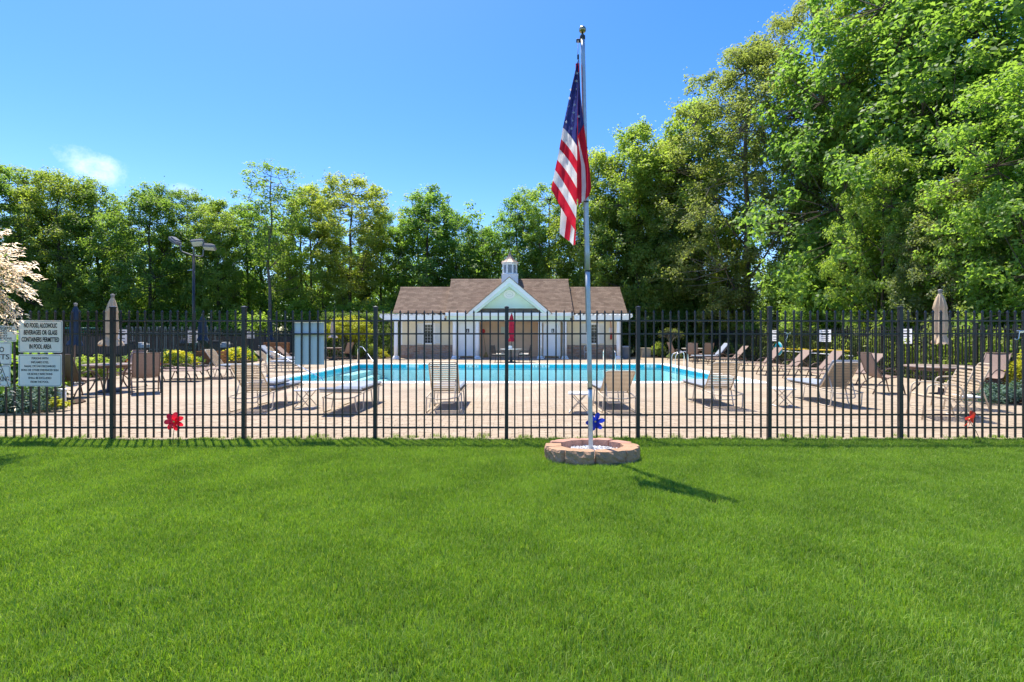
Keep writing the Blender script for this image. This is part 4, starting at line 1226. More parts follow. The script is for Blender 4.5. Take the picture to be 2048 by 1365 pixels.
for s in (-1,1):
    def rake(mb, s=s):
        t = .24/math.cos(gang); y0, y1 = 30.08, 30.125
        mb.prism([(s*(GW+.0),y0,GB),(0,y0,GAP),(0,y0,GAP-t),(s*(GW-.1),y0,GB-.16)], (0,y1-y0,0))
    part('rake_board', house, M_TRIM, rake)
    def rake2(mb, s=s):
        t = .24/math.cos(gang); t2 = .42/math.cos(gang)
        mb.prism([(s*(GW-.34),30.13,GB+.03),(0,30.13,GAP-t+.02),(0,30.13,GAP-t2),(s*(GW-.5),30.13,GB+.01)], (0,.45,0))
    part('rake_soffit', house, M_GSIDING, rake2)
    def groof(mb, s=s):
        n = 22; th = .03
        Lr = math.hypot(GW+.06, (GAP-GB)*(GW+.06)/GW)
        for i in range(n):
            a, b = 1-i/n, 1-(i+1)/n
            def P(k, y, up): return (s*(GW+.06)*k - 0, y, GAP+.035-(GAP-GB)/GW*(GW+.06)*k + up)
            yb = 33.05
            mb.add([P(a,30.03,0),P(a,yb,0),P(b,yb,0),P(b,30.03,0),P(a,30.03,.016),P(a,yb,.016),P(b,yb,.004),P(b,30.03,.004)], [(4,5,6,7),(0,1,5,4),(0,4,7,3)])
        mb.prism([(s*(GW+.06),30.03,GAP-(GAP-GB)/GW*(GW+.06)),(0,30.03,GAP),(0,30.03,GAP+.035),(s*(GW+.06),30.03,GAP+.035-(GAP-GB)/GW*(GW+.06))], (0,3.0,0))
    part('gable_roof', house, M_SHINGLE, groof)
ov = part('plaque', house, M_TRIM, lambda mb: (mb.lathe([(.001,-.03),(.30,-.03),(.345,-.02),(.36,0),(.36,.02)],28), ), loc=(0,GY-.05,zat(589,30.5)), rot=(R(90),0,0), scale=(1,.72,1))
part('raised_emblem', ov, mat('plaque_grey',(0.62,0.66,0.66),.5), lambda mb: (mb.lathe([(.20,-.034),(.215,-.036),(.23,-.034)],28,caps=False), mb.box(-.13,-.012,-.038,.13,.012,-.031), mb.box(-.09,.035,-.038,.09,.05,-.031), mb.box(-.09,-.05,-.038,.09,-.035,-.031)), rot=(PI,0,0), loc=(0,0,0.001))
# cupola
cup = part('cupola', house, M_TRIM, lambda mb: (mb.box(-.54,-.54,-.7,.54,.54,.30), mb.box(-.56,-.56,.29,.56,.56,.33)), loc=(0.02,RIDGE_Y,MRZ-.02))
def cup_body(mb):
    for k in range(8):
        a = PI/8+k*PI/4
        mb.box(-.05,-.05,.33,.05,.05,1.02, 0, Matrix.Translation((.46*math.cos(a),.46*math.sin(a),0)) @ Matrix.Rotation(a,4,'Z'))
    mb.lathe([(.50,.33),(.50,.40)],8,ang0=PI/8,smooth=False); mb.lathe([(.50,.95),(.50,1.02)],8,ang0=PI/8,smooth=False)
    mb.lathe([(.52,1.02),(.60,1.06),(.60,1.10)],8,ang0=PI/8,smooth=False)
part('lantern_frame', cup, M_TRIM, cup_body)
def louv(mb):
    for k in range(8):
        a = k*PI/4; M = Matrix.Rotation(a,4,'Z')
        for i in range(9):
            z = .41+.06*i
            v = [M @ Vector(p) for p in ((.455,-.16,z),(.455,.16,z),(.41,.16,z+.05),(.41,-.16,z+.05))]
            mb.add(v, [(0,1,2,3)])
    mb.lathe([(.40,.34),(.40,1.0)],8,ang0=PI/8,smooth=False)
part('louvre', cup, mat('louvre_grey',(0.50,0.52,0.54),.6), louv)
def cup_roof(mb):
    prof = [(.62,1.10),(.60,1.115),(.44,1.21),(.31,1.33),(.20,1.48),(.11,1.64),(.05,1.78),(.015,1.84)]
    mb.lathe(prof, 8, ang0=PI/8, smooth=False)
    for k in range(8):
        a = PI/8+k*PI/4
        mb.tube([(r*1.0*math.cos(a),r*math.sin(a),z+.004) for r,z in prof], .012, 5)
part('cupola_roof', cup, mat('weathered_copper',(0.26,0.20,0.165),.5,.3,4,.5,metal=.5), cup_roof)
part('finial', cup, M_DARK, lambda mb: mb.lathe([(.02,1.82),(.035,1.87),(.012,1.90),(.008,2.08),(.002,2.10)],10))
# gutters, lamps
part('downspout', house, mat('downspout_brown',(0.10,0.06,0.045),.5), lambda mb: mb.tube([(3.84,30.9,3.25),(3.9,30.5,2.9),(3.92,30.35,2.72)], .035, 8))
for x in (-3.86, 3.72): part('floodlight', house, M_DARK, lambda mb: mb.bbox(-.05,-.1,-.07,.05,.02,.07,.015), key='flood', loc=(x,30.14,2.42))

def pergola(label, x0, x1, colx):
    t = thing('pergola', label, 'pergola', (CX, 0, 0), 0, 'pergolas beside the bathhouse')
    z0, z1 = 2.36, 2.66
    y0 = 30.2
    def beam(mb, y):
        e = .28; L_, R_ = min(x0,x1), max(x0,x1)
        pts = []
        outl = x0 < 0
        if outl: pts = [(L_,y,z1),(L_,y,z1-.1),(L_+e,y,z0),(R_,y,z0),(R_,y,z1)]
        else: pts = [(L_,y,z1),(L_,y,z0),(R_-e,y,z0),(R_,y,z1-.1),(R_,y,z1)]
        mb.prism(pts, (0,.05,0))
    for y in (y0, y0+.17): part('beam', t, M_TRIM, (lambda y: lambda mb: beam(mb, y))(y))
    n = 12
    for i in range(n):
        x = x0 + (x1-x0)*(i+.5)/n
        part('rafter', t, M_TRIM, lambda mb: mb.prism([(-.02,29.75,2.66),(-.02,29.75,2.72),(-.02,31.6,2.78),(-.02,31.6,2.665)], (.04,0,0)), key='rafter', loc=(x,0,.004), rot=(0,0,0))
    for x in colx: part('column', t, M_TRIM, lambda mb: column(mb, .12, 2.36), key='pcol', loc=(x,30.3,0))
    return t
pergola('white pergola with square rafters on the left end of the bathhouse', -7.85, -3.93, (-6.87,))
pergola('white pergola with square rafters on the right end of the bathhouse', 7.45, 3.93, (6.62,))

# things at the bathhouse
def on(px, Y): return xat(px, Y)
t = thing('trash_bin', 'grey plastic trash bin at the right corner of the bathhouse', 'trash bin', (on(1252,30.9), 30.9, 0))
M_BIN = mat('grey_plastic',(0.20,0.22,0.25),.5,.1,4)
part('bin_body', t, M_BIN, lambda mb: mb.lathe([(.22,0),(.225,.03),(.275,.66),(.29,.67),(.29,.70)],24))
part('lid', t, mat('bin_lid',(0.42,0.44,0.46),.5), lambda mb: mb.lathe([(.30,.70),(.30,.73),(.24,.77),(.1,.79),(.001,.79)],24))
def planter(label, px, Y, w, h, plant=True):
    t = thing('planter_box', label, 'planter', (on(px,Y), Y, 0))
    part('planter_body', t, mat('planter_stone',(0.42,0.36,0.28),.8,.15,5), lambda mb: (mb.bbox(-w/2,-w/2,0,w/2,w/2,h-.06,.012), mb.bbox(-w/2-.02,-w/2-.02,h-.06,w/2+.02,w/2+.02,h,.012)))
    return t
planter('square tan stone planter right of the grey bin by the hedge', 1291, 32.6, .58, .62)
t = thing('rescue_tube', 'red rescue tube hanging by its strap from the right wing wall', 'rescue tube', (on(1222.5,31.55), 31.62, 0))
M_RED = mat('red_foam',(0.50,0.025,0.03),.5,.1,5)
part('float', t, M_RED, lambda mb: mb.tube([(0,0,1.17),(0,-.005,1.25),(.005,0,1.5)],[.05,.062,.05],10))
part('strap', t, M_RED, lambda mb: mb.tube([(0,0,1.5),(.0,.0,2.0),(-.03,0,2.35),(.02,.0,2.42),(.05,.0,2.34)],.018,6))
part('placard', t, M_WHITE, lambda mb: mb.box(-.14,.04,1.62,.1,.05,1.92))
t = thing('wall_bell', 'round red alarm bell on the left side of the tan porch wall', 'alarm bell', (on(966,32.3), 32.3, zat(663,32.3)))
part('gong', t, M_RED, lambda mb: mb.lathe([(.15,0),(.15,.03),(.11,.07),(.03,.085),(.001,.086)],20), rot=(R(90),0,0))
part('box', t, M_RED, lambda mb: mb.bbox(-.07,-.02,-.2,.09,.05,-.1,.01))
solo('paper_notice', 'pale paper notice on the tan porch wall left of the red umbrella', 'notice', mat('notice_paper',(0.62,0.70,0.62),.7), lambda mb: mb.bbox(-.14,-.01,-.23,.14,0,.23,.003), (on(1006,32.95), 32.965, zat(661,32.95)))
t = thing('broom', 'old straw broom leaning in the left corner of the porch', 'broom', (on(972,32.3), 32.3, 0.03))
part('handle', t, mat('broom_handle',(0.30,0.19,0.09),.6), lambda mb: mb.tube([(.0,0,.3),(-.18,.12,1.5)],.014,8))
part('bristles', t, mat('straw',(0.46,0.33,0.13),.9,.3,30), lambda mb: (mb.lathe([(.15,0),(.12,.12),(.05,.28),(.02,.34)],12), ), scale=(1,.4,1))
t = thing('hanging_cord', 'white coil of hose hung on the stone below the right window', 'cord', (on(1171.5,31.5), 31.5, 0))  # white bundle of unclear make, shaped as a hanging coil of rope
part('coil', t, M_WHITE, lambda mb: [mb.tube([(.10*math.sin(a)*(1+.1*k), -.02*k, .55+.20*math.cos(a)+.02*k) for a in [i*PI/9 for i in range(18)]], .016, 6, closed=True) for k in range(3)])
part('loose_end', t, M_WHITE, lambda mb: mb.tube([(-.06,-.03,.4),(-.1,-.03,.25),(-.05,-.03,.1),(-.09,-.05,.0)],.016,6))
part('hanger', t, M_DARK, lambda mb: mb.bbox(-.03,-.08,.72,.03,.12,.78,.01))

# ------------------------------------------------------------------ furniture
def strap_lounger(label, x, y, rz=0, back=48, cushion='seat', pal='tan', group='strap loungers round the pool'):
    F = M_TANFRAME; S = M_TAN
    t = thing('strap_lounger', label, 'lounger', (x, y, 0), R(rz), group)
    w = .30; hy, hz = .62, .34; Lb = .74; a = R(back)
    part('frame', t, F, lambda mb: (mb.tube(rpath([(-w,.10,.30),(-w,hy,hz),(-w,1.93,.36),(w,1.93,.36),(w,hy,hz),(w,.10,.30)],.06,4),.0135,8), mb.tube([(-w,.12,.30),(-.1,.07,.275),(.1,.07,.275),(w,.12,.30)],.0125,8), mb.tube([(-w,hy,hz-.01),(w,hy,hz-.01)],.011,6)), key='sl_frame')
    for sx in (-1,1):
        for (ya, yb, la, lb) in ((.16,.62,.30,.335),(1.12,1.60,.345,.355)):
            part('leg', t, F, (lambda sx,ya,yb,la,lb: lambda mb: mb.tube(rpath([(sx*w,ya-.03,la),(sx*(w+.015),ya+.02,.014),(sx*(w+.015),yb-.06,.014),(sx*w,yb+.02,lb)],.05,4),.0125,8))(sx,ya,yb,la,lb), key='sl_leg%d%.2f' % (sx,ya))
    bk = bpy.data.objects.new('backrest', MESH.get('sl_back') or MESH.setdefault('sl_back', (lambda mb: (mb.tube(rpath([(-.27,0,0),(-.27,Lb,0),(.27,Lb,0),(.27,0,0)],.07,5),.0135,8), mb.mesh('backrest', F))[1])(MB())))
    C.objects.link(bk); bk.parent = t; bk.location = (0,hy-.02,hz); bk.rotation_euler = (R(180)-a, 0, 0); bk.rotation_euler = (PI-a, 0, PI)
    bk.rotation_euler = Matrix(((1,0,0),(0,-math.cos(a),math.sin(a)),(0,math.sin(a),math.cos(a)))).to_euler() if False else (PI-a, 0, 0)
    for i in range(15):
        u = .055 + i*(Lb-.1)/14
        part('strap', bk, S, lambda mb: mb.bbox(-.275,-.0125,-.010,.275,.0125,.010,.005), key='sl_strap', loc=(0,u,0))
    for i in range(16):
        part('strap', t, S, lambda mb: mb.bbox(-w-.014,-.021,-.004,w+.014,.021,.004,.003), key='sl_sstrap', loc=(0,hy+.07+i*.08,.355+.001*i))
    if back > 25:
        part('prop', t, F, (lambda a: lambda mb: mb.tube(rpath([(-.22,hy-.5*math.cos(a)*Lb-.02,hz+.5*math.sin(a)*Lb-.03),(-.22,.2,.18),(.22,.2,.18),(.22,hy-.5*math.cos(a)*Lb-.02,hz+.5*math.sin(a)*Lb-.03)],.06,4),.0115,8))(a), key='sl_prop%d' % back)
    cz = .385
    def slab(y0,y1,th,z=0): return lambda mb: mb.bbox(-.285,y0,z,.285,y1,z+th,.028)
    if cushion in ('seat','both'):
        part('cushion', t, M_CUSHION, slab(hy+.02,1.88,.065), key='sl_cus', loc=(0,0,cz))
        if cushion == 'both':
            o = part('cushion', bk, M_CUSHION, slab(.02,Lb+.02,.065), key='sl_cusb', loc=(0,0,-.085))
    elif cushion == 'folded':
        part('cushion', t, M_CUSHION, slab(hy+.1,1.34,.07), key='sl_cusf1', loc=(0,0,cz+.07), rot=(R(1),0,0))
        part('cushion', t, M_CUSHION, slab(hy+.06,1.86,.068), key='sl_cusf2', loc=(0,0,cz))
    elif cushion == 'flat':
        part('cushion', t, M_CUSHION, slab(hy+.0,1.92,.065), key='sl_cusl', loc=(0,0,cz), rot=(0,0,0))
        part('cushion', bk, M_CUSHION, slab(.0,Lb+.02,.065), key='sl_cusb', loc=(0,0,-.085))
    return t
G1 = 'tan strap loungers along the fence side of the pool'
strap_lounger('tan strap lounger with folded grey cushion, leftmost of the near row', -5.05, 9.28, -3, 50, 'folded', group=G1)
strap_lounger('tan strap lounger with its back laid flat and grey pad, beside a white table', -3.24, 9.22, -2, 7, 'flat', group=G1)
strap_lounger('tan strap lounger seen straight from behind, back upright before the water', -1.30, 9.22, 0, 56, 'seat', group=G1)
strap_lounger('tan strap lounger with low reclined back just right of the flagpole', 2.02, 9.25, 1, 38, 'seat', group=G1)
strap_lounger('tan strap lounger with grey pad in front of the right corner of the pool', 4.25, 9.72, 1, 52, 'seat', group=G1)
strap_lounger('tan strap lounger with grey pad on seat and back, rightmost of the near row', 6.78, 9.98, 0, 50, 'both', group=G1)
G2 = 'pale strap loungers on the left side of the pool'
strap_lounger('pale strap lounger with grey pad, nearest to the floodlight pole on the left', -10.75, 17.45, -90, 56, 'seat', group=G2)
strap_lounger('pale strap lounger with open backrest between two others left of the pool', -10.15, 19.9, -90, 40, 'seat', group=G2)
strap_lounger('pale strap lounger with high white back, farthest of the left side strap loungers', -10.9, 22.1, -88, 52, 'seat', group=G2)

def side_table(label, x, y, rz=0):
    t = thing('side_table', label, 'side table', (x, y, 0), R(rz), 'small folding side tables')
    part('table_top', t, M_TABLE, lambda mb: (mb.prism([(p[0],p[1],.355) for p in rrect(-.195,-.195,.195,.195,.06,5)], (0,0,.022)), mb.tube([(p[0],p[1],.36) for p in rrect(-.19,-.19,.19,.19,.06,4)], .012, 6, closed=True)), key='st_top')
    for sx in (-1,1):
        for s in (-1,1):
            part('leg', t, M_TANFRAME, (lambda sx,s: lambda mb: mb.tube([(sx*.15+s*sx*.008,-s*.14,.35),(sx*.15+s*sx*.008,s*.17,.01)],.0095,6))(sx,s), key='st_leg%d%d' % (sx,s))
    part('foot_bar', t, M_TABLE, lambda mb: (mb.tube([(-.17,.17,.014),(.17,.17,.014)],.012,6), mb.tube([(-.17,-.17,.014),(.17,-.17,.014)],.012,6), mb.tube([(-.16,0,.19),(.16,0,.19)],.008,6)), key='st_bar')
    return t
side_table('small white folding table between the two leftmost tan loungers', -4.14, 10.05, 84)
side_table('small white folding table standing left of the flagpole', 1.27, 9.5, 80)
side_table('small white folding table between the two rightmost tan loungers', 5.58, 10.3, 84)
side_table('small white folding table half hidden behind the tan strap chairs', 8.16, 9.05, 75)

def strap_chair(label, x, y, rz):
    t = thing('strap_chair', label, 'chair', (x, y, 0), R(rz), 'tan strap chairs near the right end of the fence')
    F = M_TANFRAME
    for s in (-1,1):
        part('side_frame', t, F, (lambda s: lambda mb: mb.tube(rpath([(s*.30,.36,0),(s*.29,.28,.60),(s*.29,-.05,.62),(s*.285,-.20,.58),(s*.30,-.36,0)],.09,5),.0145,8))(s), key='sc_side%d' % s)
    part('seat_frame', t, F, lambda mb: mb.tube(rpath([(-.26,-.22,.36),(-.26,.30,.41),(.26,.30,.41),(.26,-.22,.36)],.05,4),.0135,8), key='sc_seat')
    part('back_frame', t, F, lambda mb: mb.tube(rpath([(-.26,-.18,.36),(-.26,-.40,.90),(.26,-.40,.90),(.26,-.18,.36)],.08,5),.0145,8), key='sc_back')
    part('stretcher', t, F, lambda mb: (mb.tube([(-.295,.33,.16),(.295,.33,.16)],.009,6), mb.tube([(-.295,.33,.17),(-.295,-.33,.17)],.009,6), mb.tube([(.295,.33,.17),(.295,-.33,.17)],.009,6)), key='sc_str')
    for i in range(9):
        u = .08+.9*i/9
        part('strap', t, M_TAN, lambda mb: mb.bbox(-.275,-.009,-.021,.275,.009,.021,.004), key='sc_strap', loc=(0,-.18-.22*u,.36+.54*u), rot=(R(22),0,0))
    for i in range(8):
        part('strap', t, M_TAN, lambda mb: mb.bbox(-.275,-.021,-.008,.275,.021,.008,.004), key='sc_sstrap', loc=(0,-.15+.06*i,.372+.0055*i))
    return t
strap_chair('tan strap armchair closer to the fence at the right end', 7.55, 8.85, 72)
strap_chair('tan strap armchair behind another tan one, near the orange pinwheel', 8.95, 10.0, 68)

def sling_lounger(label, x, y, rz, back=42, cushion=False, group='brown sling loungers'):
    t = thing('sling_lounger', label, 'lounger', (x, y, 0), R(rz), group)
    F = M_BROWNFRAME; w = .31; hy, hz = .62, .33; a = R(back); Lb = .80
    ca, sa = math.cos(a), math.sin(a)
    part('frame', t, F, lambda mb: [mb.tube(rpath([(s*w,.15,.31),(s*w,hy,hz),(s*w,1.95,.35)],.08,4),.016,8,flat=.7) for s in (-1,1)] + [mb.tube([(-w,yy,.33),(w,yy,.33)],.012,6) for yy in (.2,.7,1.3,1.94)], key='bl_frame')
    for s in (-1,1):
        part('leg', t, F, (lambda s: lambda mb: mb.tube(rpath([(s*w,1.62,.34),(s*(w+.01),1.72,.22),(s*(w+.02),1.80,0)],.1,4),.016,8))(s), key='bl_legf%d' % s)
        part('armrest', t, F, (lambda s: lambda mb: mb.tube(rpath([(s*(w+.03),.12,0),(s*(w+.03),.30,.44),(s*(w+.035),.55,.54),(s*(w+.03),.80,.46),(s*(w+.025),1.0,0)],.18,6),.016,8))(s), key='bl_arm%d' % s)
    part('seat_sling', t, M_SLING, lambda mb: (lambda P: (mb.grid(P), mb.grid([[p - Vector((0,0,.006)) for p in r] for r in P][::-1])))([[Vector((-.295+.59*j/6, hy+.02+(1.30*i/10), .355-.022*math.sin(PI*j/6))) for j in range(7)] for i in range(11)][::-1]), key='bl_seat')
    part('back_frame', t, F, (lambda ca,sa: lambda mb: mb.tube(rpath([(-.295,hy,hz+.02),(-.295,hy-ca*Lb,hz+sa*Lb),(.295,hy-ca*Lb,hz+sa*Lb),(.295,hy,hz+.02)],.05,4),.014,8))(ca,sa), key='bl_bf%d' % back)
    part('back_sling', t, M_SLING, (lambda ca,sa: lambda mb: mb.grid([[Vector((-.29+.58*j/6, hy-ca*Lb*i/8+.02*math.sin(PI*j/6)*sa, hz+.02+sa*Lb*i/8-.02*math.sin(PI*j/6)*ca)) for j in range(7)] for i in range(9)]))(ca,sa), key='bl_bs%d' % back)
    part('prop', t, F, (lambda ca,sa: lambda mb: (mb.tube([(-.27,hy-ca*Lb*.55,hz+sa*Lb*.5),(-.27,.18,.31)],.01,6), mb.tube([(.27,hy-ca*Lb*.55,hz+sa*Lb*.5),(.27,.18,.31)],.01,6)))(ca,sa), key='bl_pr%d' % back)
    if cushion:
        part('cushion', t, M_CUSHION, lambda mb: mb.bbox(-.28,hy+.05,.36,.28,1.9,.42,.025), key='bl_cu')
        part('cushion', t, M_CUSHION, (lambda ca,sa: lambda mb: mb.bbox(-.28,0.02,.0,.28,Lb+.04,.06,.025,0,Matrix.Translation((0,hy+.01,hz+.05)) @ Matrix.Rotation(PI-a,4,'X') @ Matrix.Translation((0,0,-.06))))(ca,sa), key='bl_cub%d' % back)
    return t
G3 = 'brown sling loungers in a row on the right side of the pool'
for lab, ft, y, bk, cu, rz in (
    ('brown sling lounger nearest to the fence in the row right of the pool', 9.0, 14.9, 46, 0, 93),
    ('brown sling lounger under the yellow pole, second nearest in the right row', 9.05, 16.7, 48, 0, 91),
    ('brown sling lounger below the right end of the turquoise ring, third in the right row', 8.95, 18.3, 46, 0, 90),
    ('brown sling lounger below the turquoise ring buoy, half hidden by a fence post', 9.05, 20.4, 50, 0, 91),
    ('brown sling lounger beside the one with the grey pad in the right row', 9.4, 24.1, 48, 0, 90),
    ('brown sling lounger with a grey pad, farthest of the right row', 9.3, 25.9, 50, 1, 90)):
    sling_lounger(lab, ft+1.95, y, rz, bk, bool(cu), G3)
G4 = 'brown sling loungers on the left side of the pool'
sling_lounger('brown sling lounger lying flat beside the left table and its chairs', -11.75, 15.85, -90, 4, False, G4)
sling_lounger('brown sling lounger with curved arms, in front of the high backed pale one', -11.3, 16.75, -90, 3, False, G4)
sling_lounger('brown sling lounger nearer of the pair left of the white board', -12.0, 23.9, -90, 42, True, G4)
sling_lounger('brown sling lounger farther of the pair left of the white board', -11.9, 25.3, -90, 42, False, G4)

def sling_chair(label, x, y, rz, group):
    t = thing('sling_chair', label, 'chair', (x, y, 0), R(rz), group)
    F = M_BROWNFRAME; w = .29
    for s in (-1,1):
        part('leg', t, F, (lambda s: lambda mb: mb.tube(rpath([(s*(w+.01),.33,0),(s*(w+.01),.22,.48),(s*(w+.02),.02,.66),(s*(w+.01),-.22,.58)],.16,6),.0155,8))(s), key='ch_legf%d' % s)
        part('leg', t, F, (lambda s: lambda mb: mb.tube(rpath([(s*w,-.42,0),(s*w,-.30,.26),(s*w,-.05,.40)],.12,5),.0155,8))(s), key='ch_legr%d' % s)
    prof = [(.30,.43),(.24,.445),(.1,.415),(-.08,.40),(-.2,.43),(-.27,.55),(-.36,.80),(-.45,1.02)]
    part('side_rail', t, F, lambda mb: [mb.tube([(s*.275,y_,z_) for y_,z_ in prof], .014, 8) for s in (-1,1)] + [mb.tube([(-.275,.30,.43),(.275,.30,.43)],.012,6), mb.tube([(-.275,-.45,1.02),(.275,-.45,1.02)],.013,6), mb.tube([(-.29,-.05,.38),(.29,-.05,.38)],.01,6), mb.tube([(-.29,-.36,.12),(.29,-.36,.12)],.01,6)], key='ch_rail')
    part('sling', t, M_SLING, lambda mb: mb.grid([[Vector((-.268+.536*j/6, y_+.012*math.sin(PI*j/6)*(1 if z_<.5 else -.6), z_-.018*math.sin(PI*j/6))) for j in range(7)] for y_,z_ in prof]), key='ch_sling')
    return t
def round_table(label, x, y, d=1.15, h=.72, col=None, group=None):
    t = thing('patio_table', label, 'table', (x, y, 0), 0, group)
    m = col or mat('table_top_brown',(0.33,0.25,0.21),.35,.12,6,.5)
    part('table_top', t, m, lambda mb: mb.lathe([(.02,h-.03),(d/2-.03,h-.035),(d/2,h-.02),(d/2,h),(d/2-.04,h+.006),(.02,h+.004)],32))
    part('apron', t, M_BROWNFRAME, lambda mb: mb.lathe([(d/2-.12,h-.09),(d/2-.10,h-.09),(d/2-.10,h-.04),(d/2-.12,h-.04)],28,caps=False))
    for k in range(4):
        a = k*PI/2+PI/4
        part('leg', t, M_BROWNFRAME, (lambda a: lambda mb: mb.tube(rpath([(math.cos(a)*(d/2-.14),math.sin(a)*(d/2-.14),h-.04),(math.cos(a)*d*.22,math.sin(a)*d*.22,.34),(math.cos(a)*(d/2-.12),math.sin(a)*(d/2-.12),0)],.2,5),.017,8))(a))
    return t
def umbrella(label, x, y, ztop, zbot, rad, m, lean=(0,0), base=True, nfold=8, seed=1, flare=1.0, waist=.55):
    t = thing('patio_umbrella', label, 'umbrella', (x, y, 0), 0, None)
    rr = random.Random(seed); ph = rr.random()*6
    part('pole', t, mat('umbrella_pole',(0.16,0.12,0.10),.4), lambda mb: mb.tube([(0,0,0.02),(lean[0],lean[1],ztop-.04)],.019,10))
    H = ztop-.08-zbot
    def can(mb):
        n = 48; P = []
        prof = [(0,.14),(.04,.27),(.10,.42),(.2,.60),(.31,.76),(.33,.68),(.5,.78),(.68,.80),(.8,.70),(.86,waist+.1),(.93,.95*flare),(1.0,1.12*flare)]
        for u, k in prof:
            row = []
            for j in range(n+1):
                a = 2*PI*j/n
                f = 1 + .20*math.sin(nfold*a+ph+1.4*u) + .09*math.sin(2*a+ph*2+3*u) + .06*math.sin((nfold*2+1)*a-ph)
                if u < .1: f = 1+(f-1)*u*8
                z = zbot+H*(1-u) + (.025*math.sin(nfold*a+ph) if u > .9 else 0) + (.02*math.sin(nfold*a) if .3 < u < .36 else 0)
                tt = (z)/ztop
                row.append(Vector((lean[0]*tt+rad*k*f*math.cos(a), lean[1]*tt+rad*k*f*math.sin(a), z)))
            P.append(row)
        mb.grid(P[::-1])
    part('canopy', t, m, can)
    part('finial', t, mat('finial_grey',(0.25,0.23,0.21),.5), lambda mb: mb.lathe([(.03,ztop-.1),(.045,ztop-.085),(.03,ztop-.065),(.05,ztop-.045),(.045,ztop-.01),(.01,ztop)],12,(lean[0],lean[1],0)))
    if base: part('base', t, M_DARK, lambda mb: mb.lathe([(.25,0),(.25,.03),(.2,.06),(.05,.08),(.035,.32)],20))
    return t
# left dining set
GL = 'brown sling chairs round the left table'
round_table('round brown table under the tan umbrella on the left', -10.35, 12.85, 1.1, .72, group='round brown patio tables')
umbrella('closed tan umbrella through the brown table on the left', -10.35, 12.85, 2.52, 1.20, .165, M_CANVAS_TAN, (.09,0), seed=3, flare=1.2)
sling_chair('brown sling chair seen from behind, nearest at the left table', -10.15, 11.75, -8, GL)
sling_chair('brown sling chair on the right of the left table, back to the pool', -9.35, 12.75, 40, GL)
sling_chair('brown sling chair on the far side of the left table', -10.85, 14.0, 165, GL)
# right dining set
GR = 'brown sling chairs round the right table'
round_table('round brown table under the tan umbrella on the right', 10.35, 12.05, 1.5, .72, group='round brown patio tables')
umbrella('closed tan umbrella through the brown table on the right', 10.32, 12.05, 2.57, 1.26, .15, M_CANVAS_TAN, (0,0), seed=8)
sling_chair('brown sling chair left of the right table, beside the rightmost fence post', 9.35, 12.6, -95, GR)
sling_chair('brown sling chair right of the right table by the yellow shrub', 11.6, 12.3, 100, GR)
# set in front of the porch
t = thing('patio_table', 'small glass topped table under the red umbrella in front of the porch', 'table', (-.06, 26.35, 0))
part('table_top', t, mat('pale_glass_top',(0.55,0.56,0.52),.2,.05,3,.5), lambda mb: mb.lathe([(.02,.70),(.56,.70),(.58,.715),(.56,.73),(.02,.73)],32))
part('pedestal', t, M_DARK, lambda mb: (mb.lathe([(.30,0),(.30,.025),(.06,.06),(.045,.4),(.05,.68),(.14,.70)],20), ))
solo('napkin_box', 'small white box on the table beside the red umbrella pole', 'box', M_TABLE, lambda mb: mb.bbox(-.15,-.06,0,.13,.06,.16,.01), (-.12,26.25,.731))
umbrella('closed red umbrella in front of the tan porch wall', -.02, 26.4, 2.66, 1.12, .155, M_CANVAS_RED, (0,0), seed=5)
def wicker_chair(label, x, y, rz):
    t = thing('wicker_chair', label, 'chair', (x, y, 0), R(rz), 'dark wicker chairs by the porch')
    D = mat('dark_wicker',(0.035,0.03,0.03),.7,.3,40)
    for sx in (-1,1):
        part('leg', t, D, (lambda sx: lambda mb: mb.tube(rpath([(sx*.27,.30,0),(sx*.27,.27,.5),(sx*.27,.18,.62),(sx*.27,-.22,.60)],.1,5),.016,8))(sx), key='wc_lf%d' % sx)
        part('leg', t, D, (lambda sx: lambda mb: mb.tube(rpath([(sx*.25,-.34,0),(sx*.25,-.25,.42),(sx*.25,-.36,.95)],.2,5),.016,8))(sx), key='wc_lr%d' % sx)
    part('seat', t, D, lambda mb: mb.bbox(-.26,-.26,.36,.26,.28,.41,.01), key='wc_seat')
    part('backrest', t, D, lambda mb: mb.bbox(-.26,-.02,0,.26,.02,.47,.012,0,Matrix.Translation((0,-.27,.47)) @ Matrix.Rotation(R(12),4,'X')), key='wc_back')
    part('cushion', t, mat('cream_cushion',(0.62,0.54,0.46),.85,.06,8), lambda mb: mb.bbox(-.25,-.24,.411,.25,.28,.49,.03), key='wc_cush')
wicker_chair('dark wicker chair with cream cushion left of the red umbrella', -.72, 26.3, -60)
wicker_chair('dark wicker chair with cream cushion right of the red umbrella', .66, 26.45, 80)
# far right set by the hedge
GF = 'brown sling chairs round the far right table'
round_table('round table in the far right corner beside the twiggy tree', 10.35, 28.6, 1.25, .70, mat('pale_table_top',(0.45,0.42,0.36),.4), group='round brown patio tables')
sling_chair('brown sling chair facing right, leftmost at the far right table', 9.5, 28.9, -80, GF)
sling_chair('brown sling chair seen from behind at the far right table', 9.9, 27.5, -18, GF)
sling_chair('brown sling chair seen from behind, right one at the far right table', 10.65, 27.6, 12, GF)
# far left set by the yellow shrub
GM = 'chairs by the yellow shrub'
umbrella('closed pale umbrella in front of the yellow shrub', -10.45, 29.2, 2.42, 1.30, .14, mat('pale_canvas',(0.50,0.40,0.33),.85,.12,7), (0,0), seed=12, flare=1.5)
round_table('brown table under the pale umbrella by the yellow shrub', -10.45, 29.2, 1.1, .72, group='round brown patio tables')
sling_chair('brown sling chair right of the pale umbrella by the yellow shrub', -9.75, 29.1, 70, GM)
sling_chair('brown sling chair behind the white board near the yellow shrub', -11.2, 29.0, -70, GM)
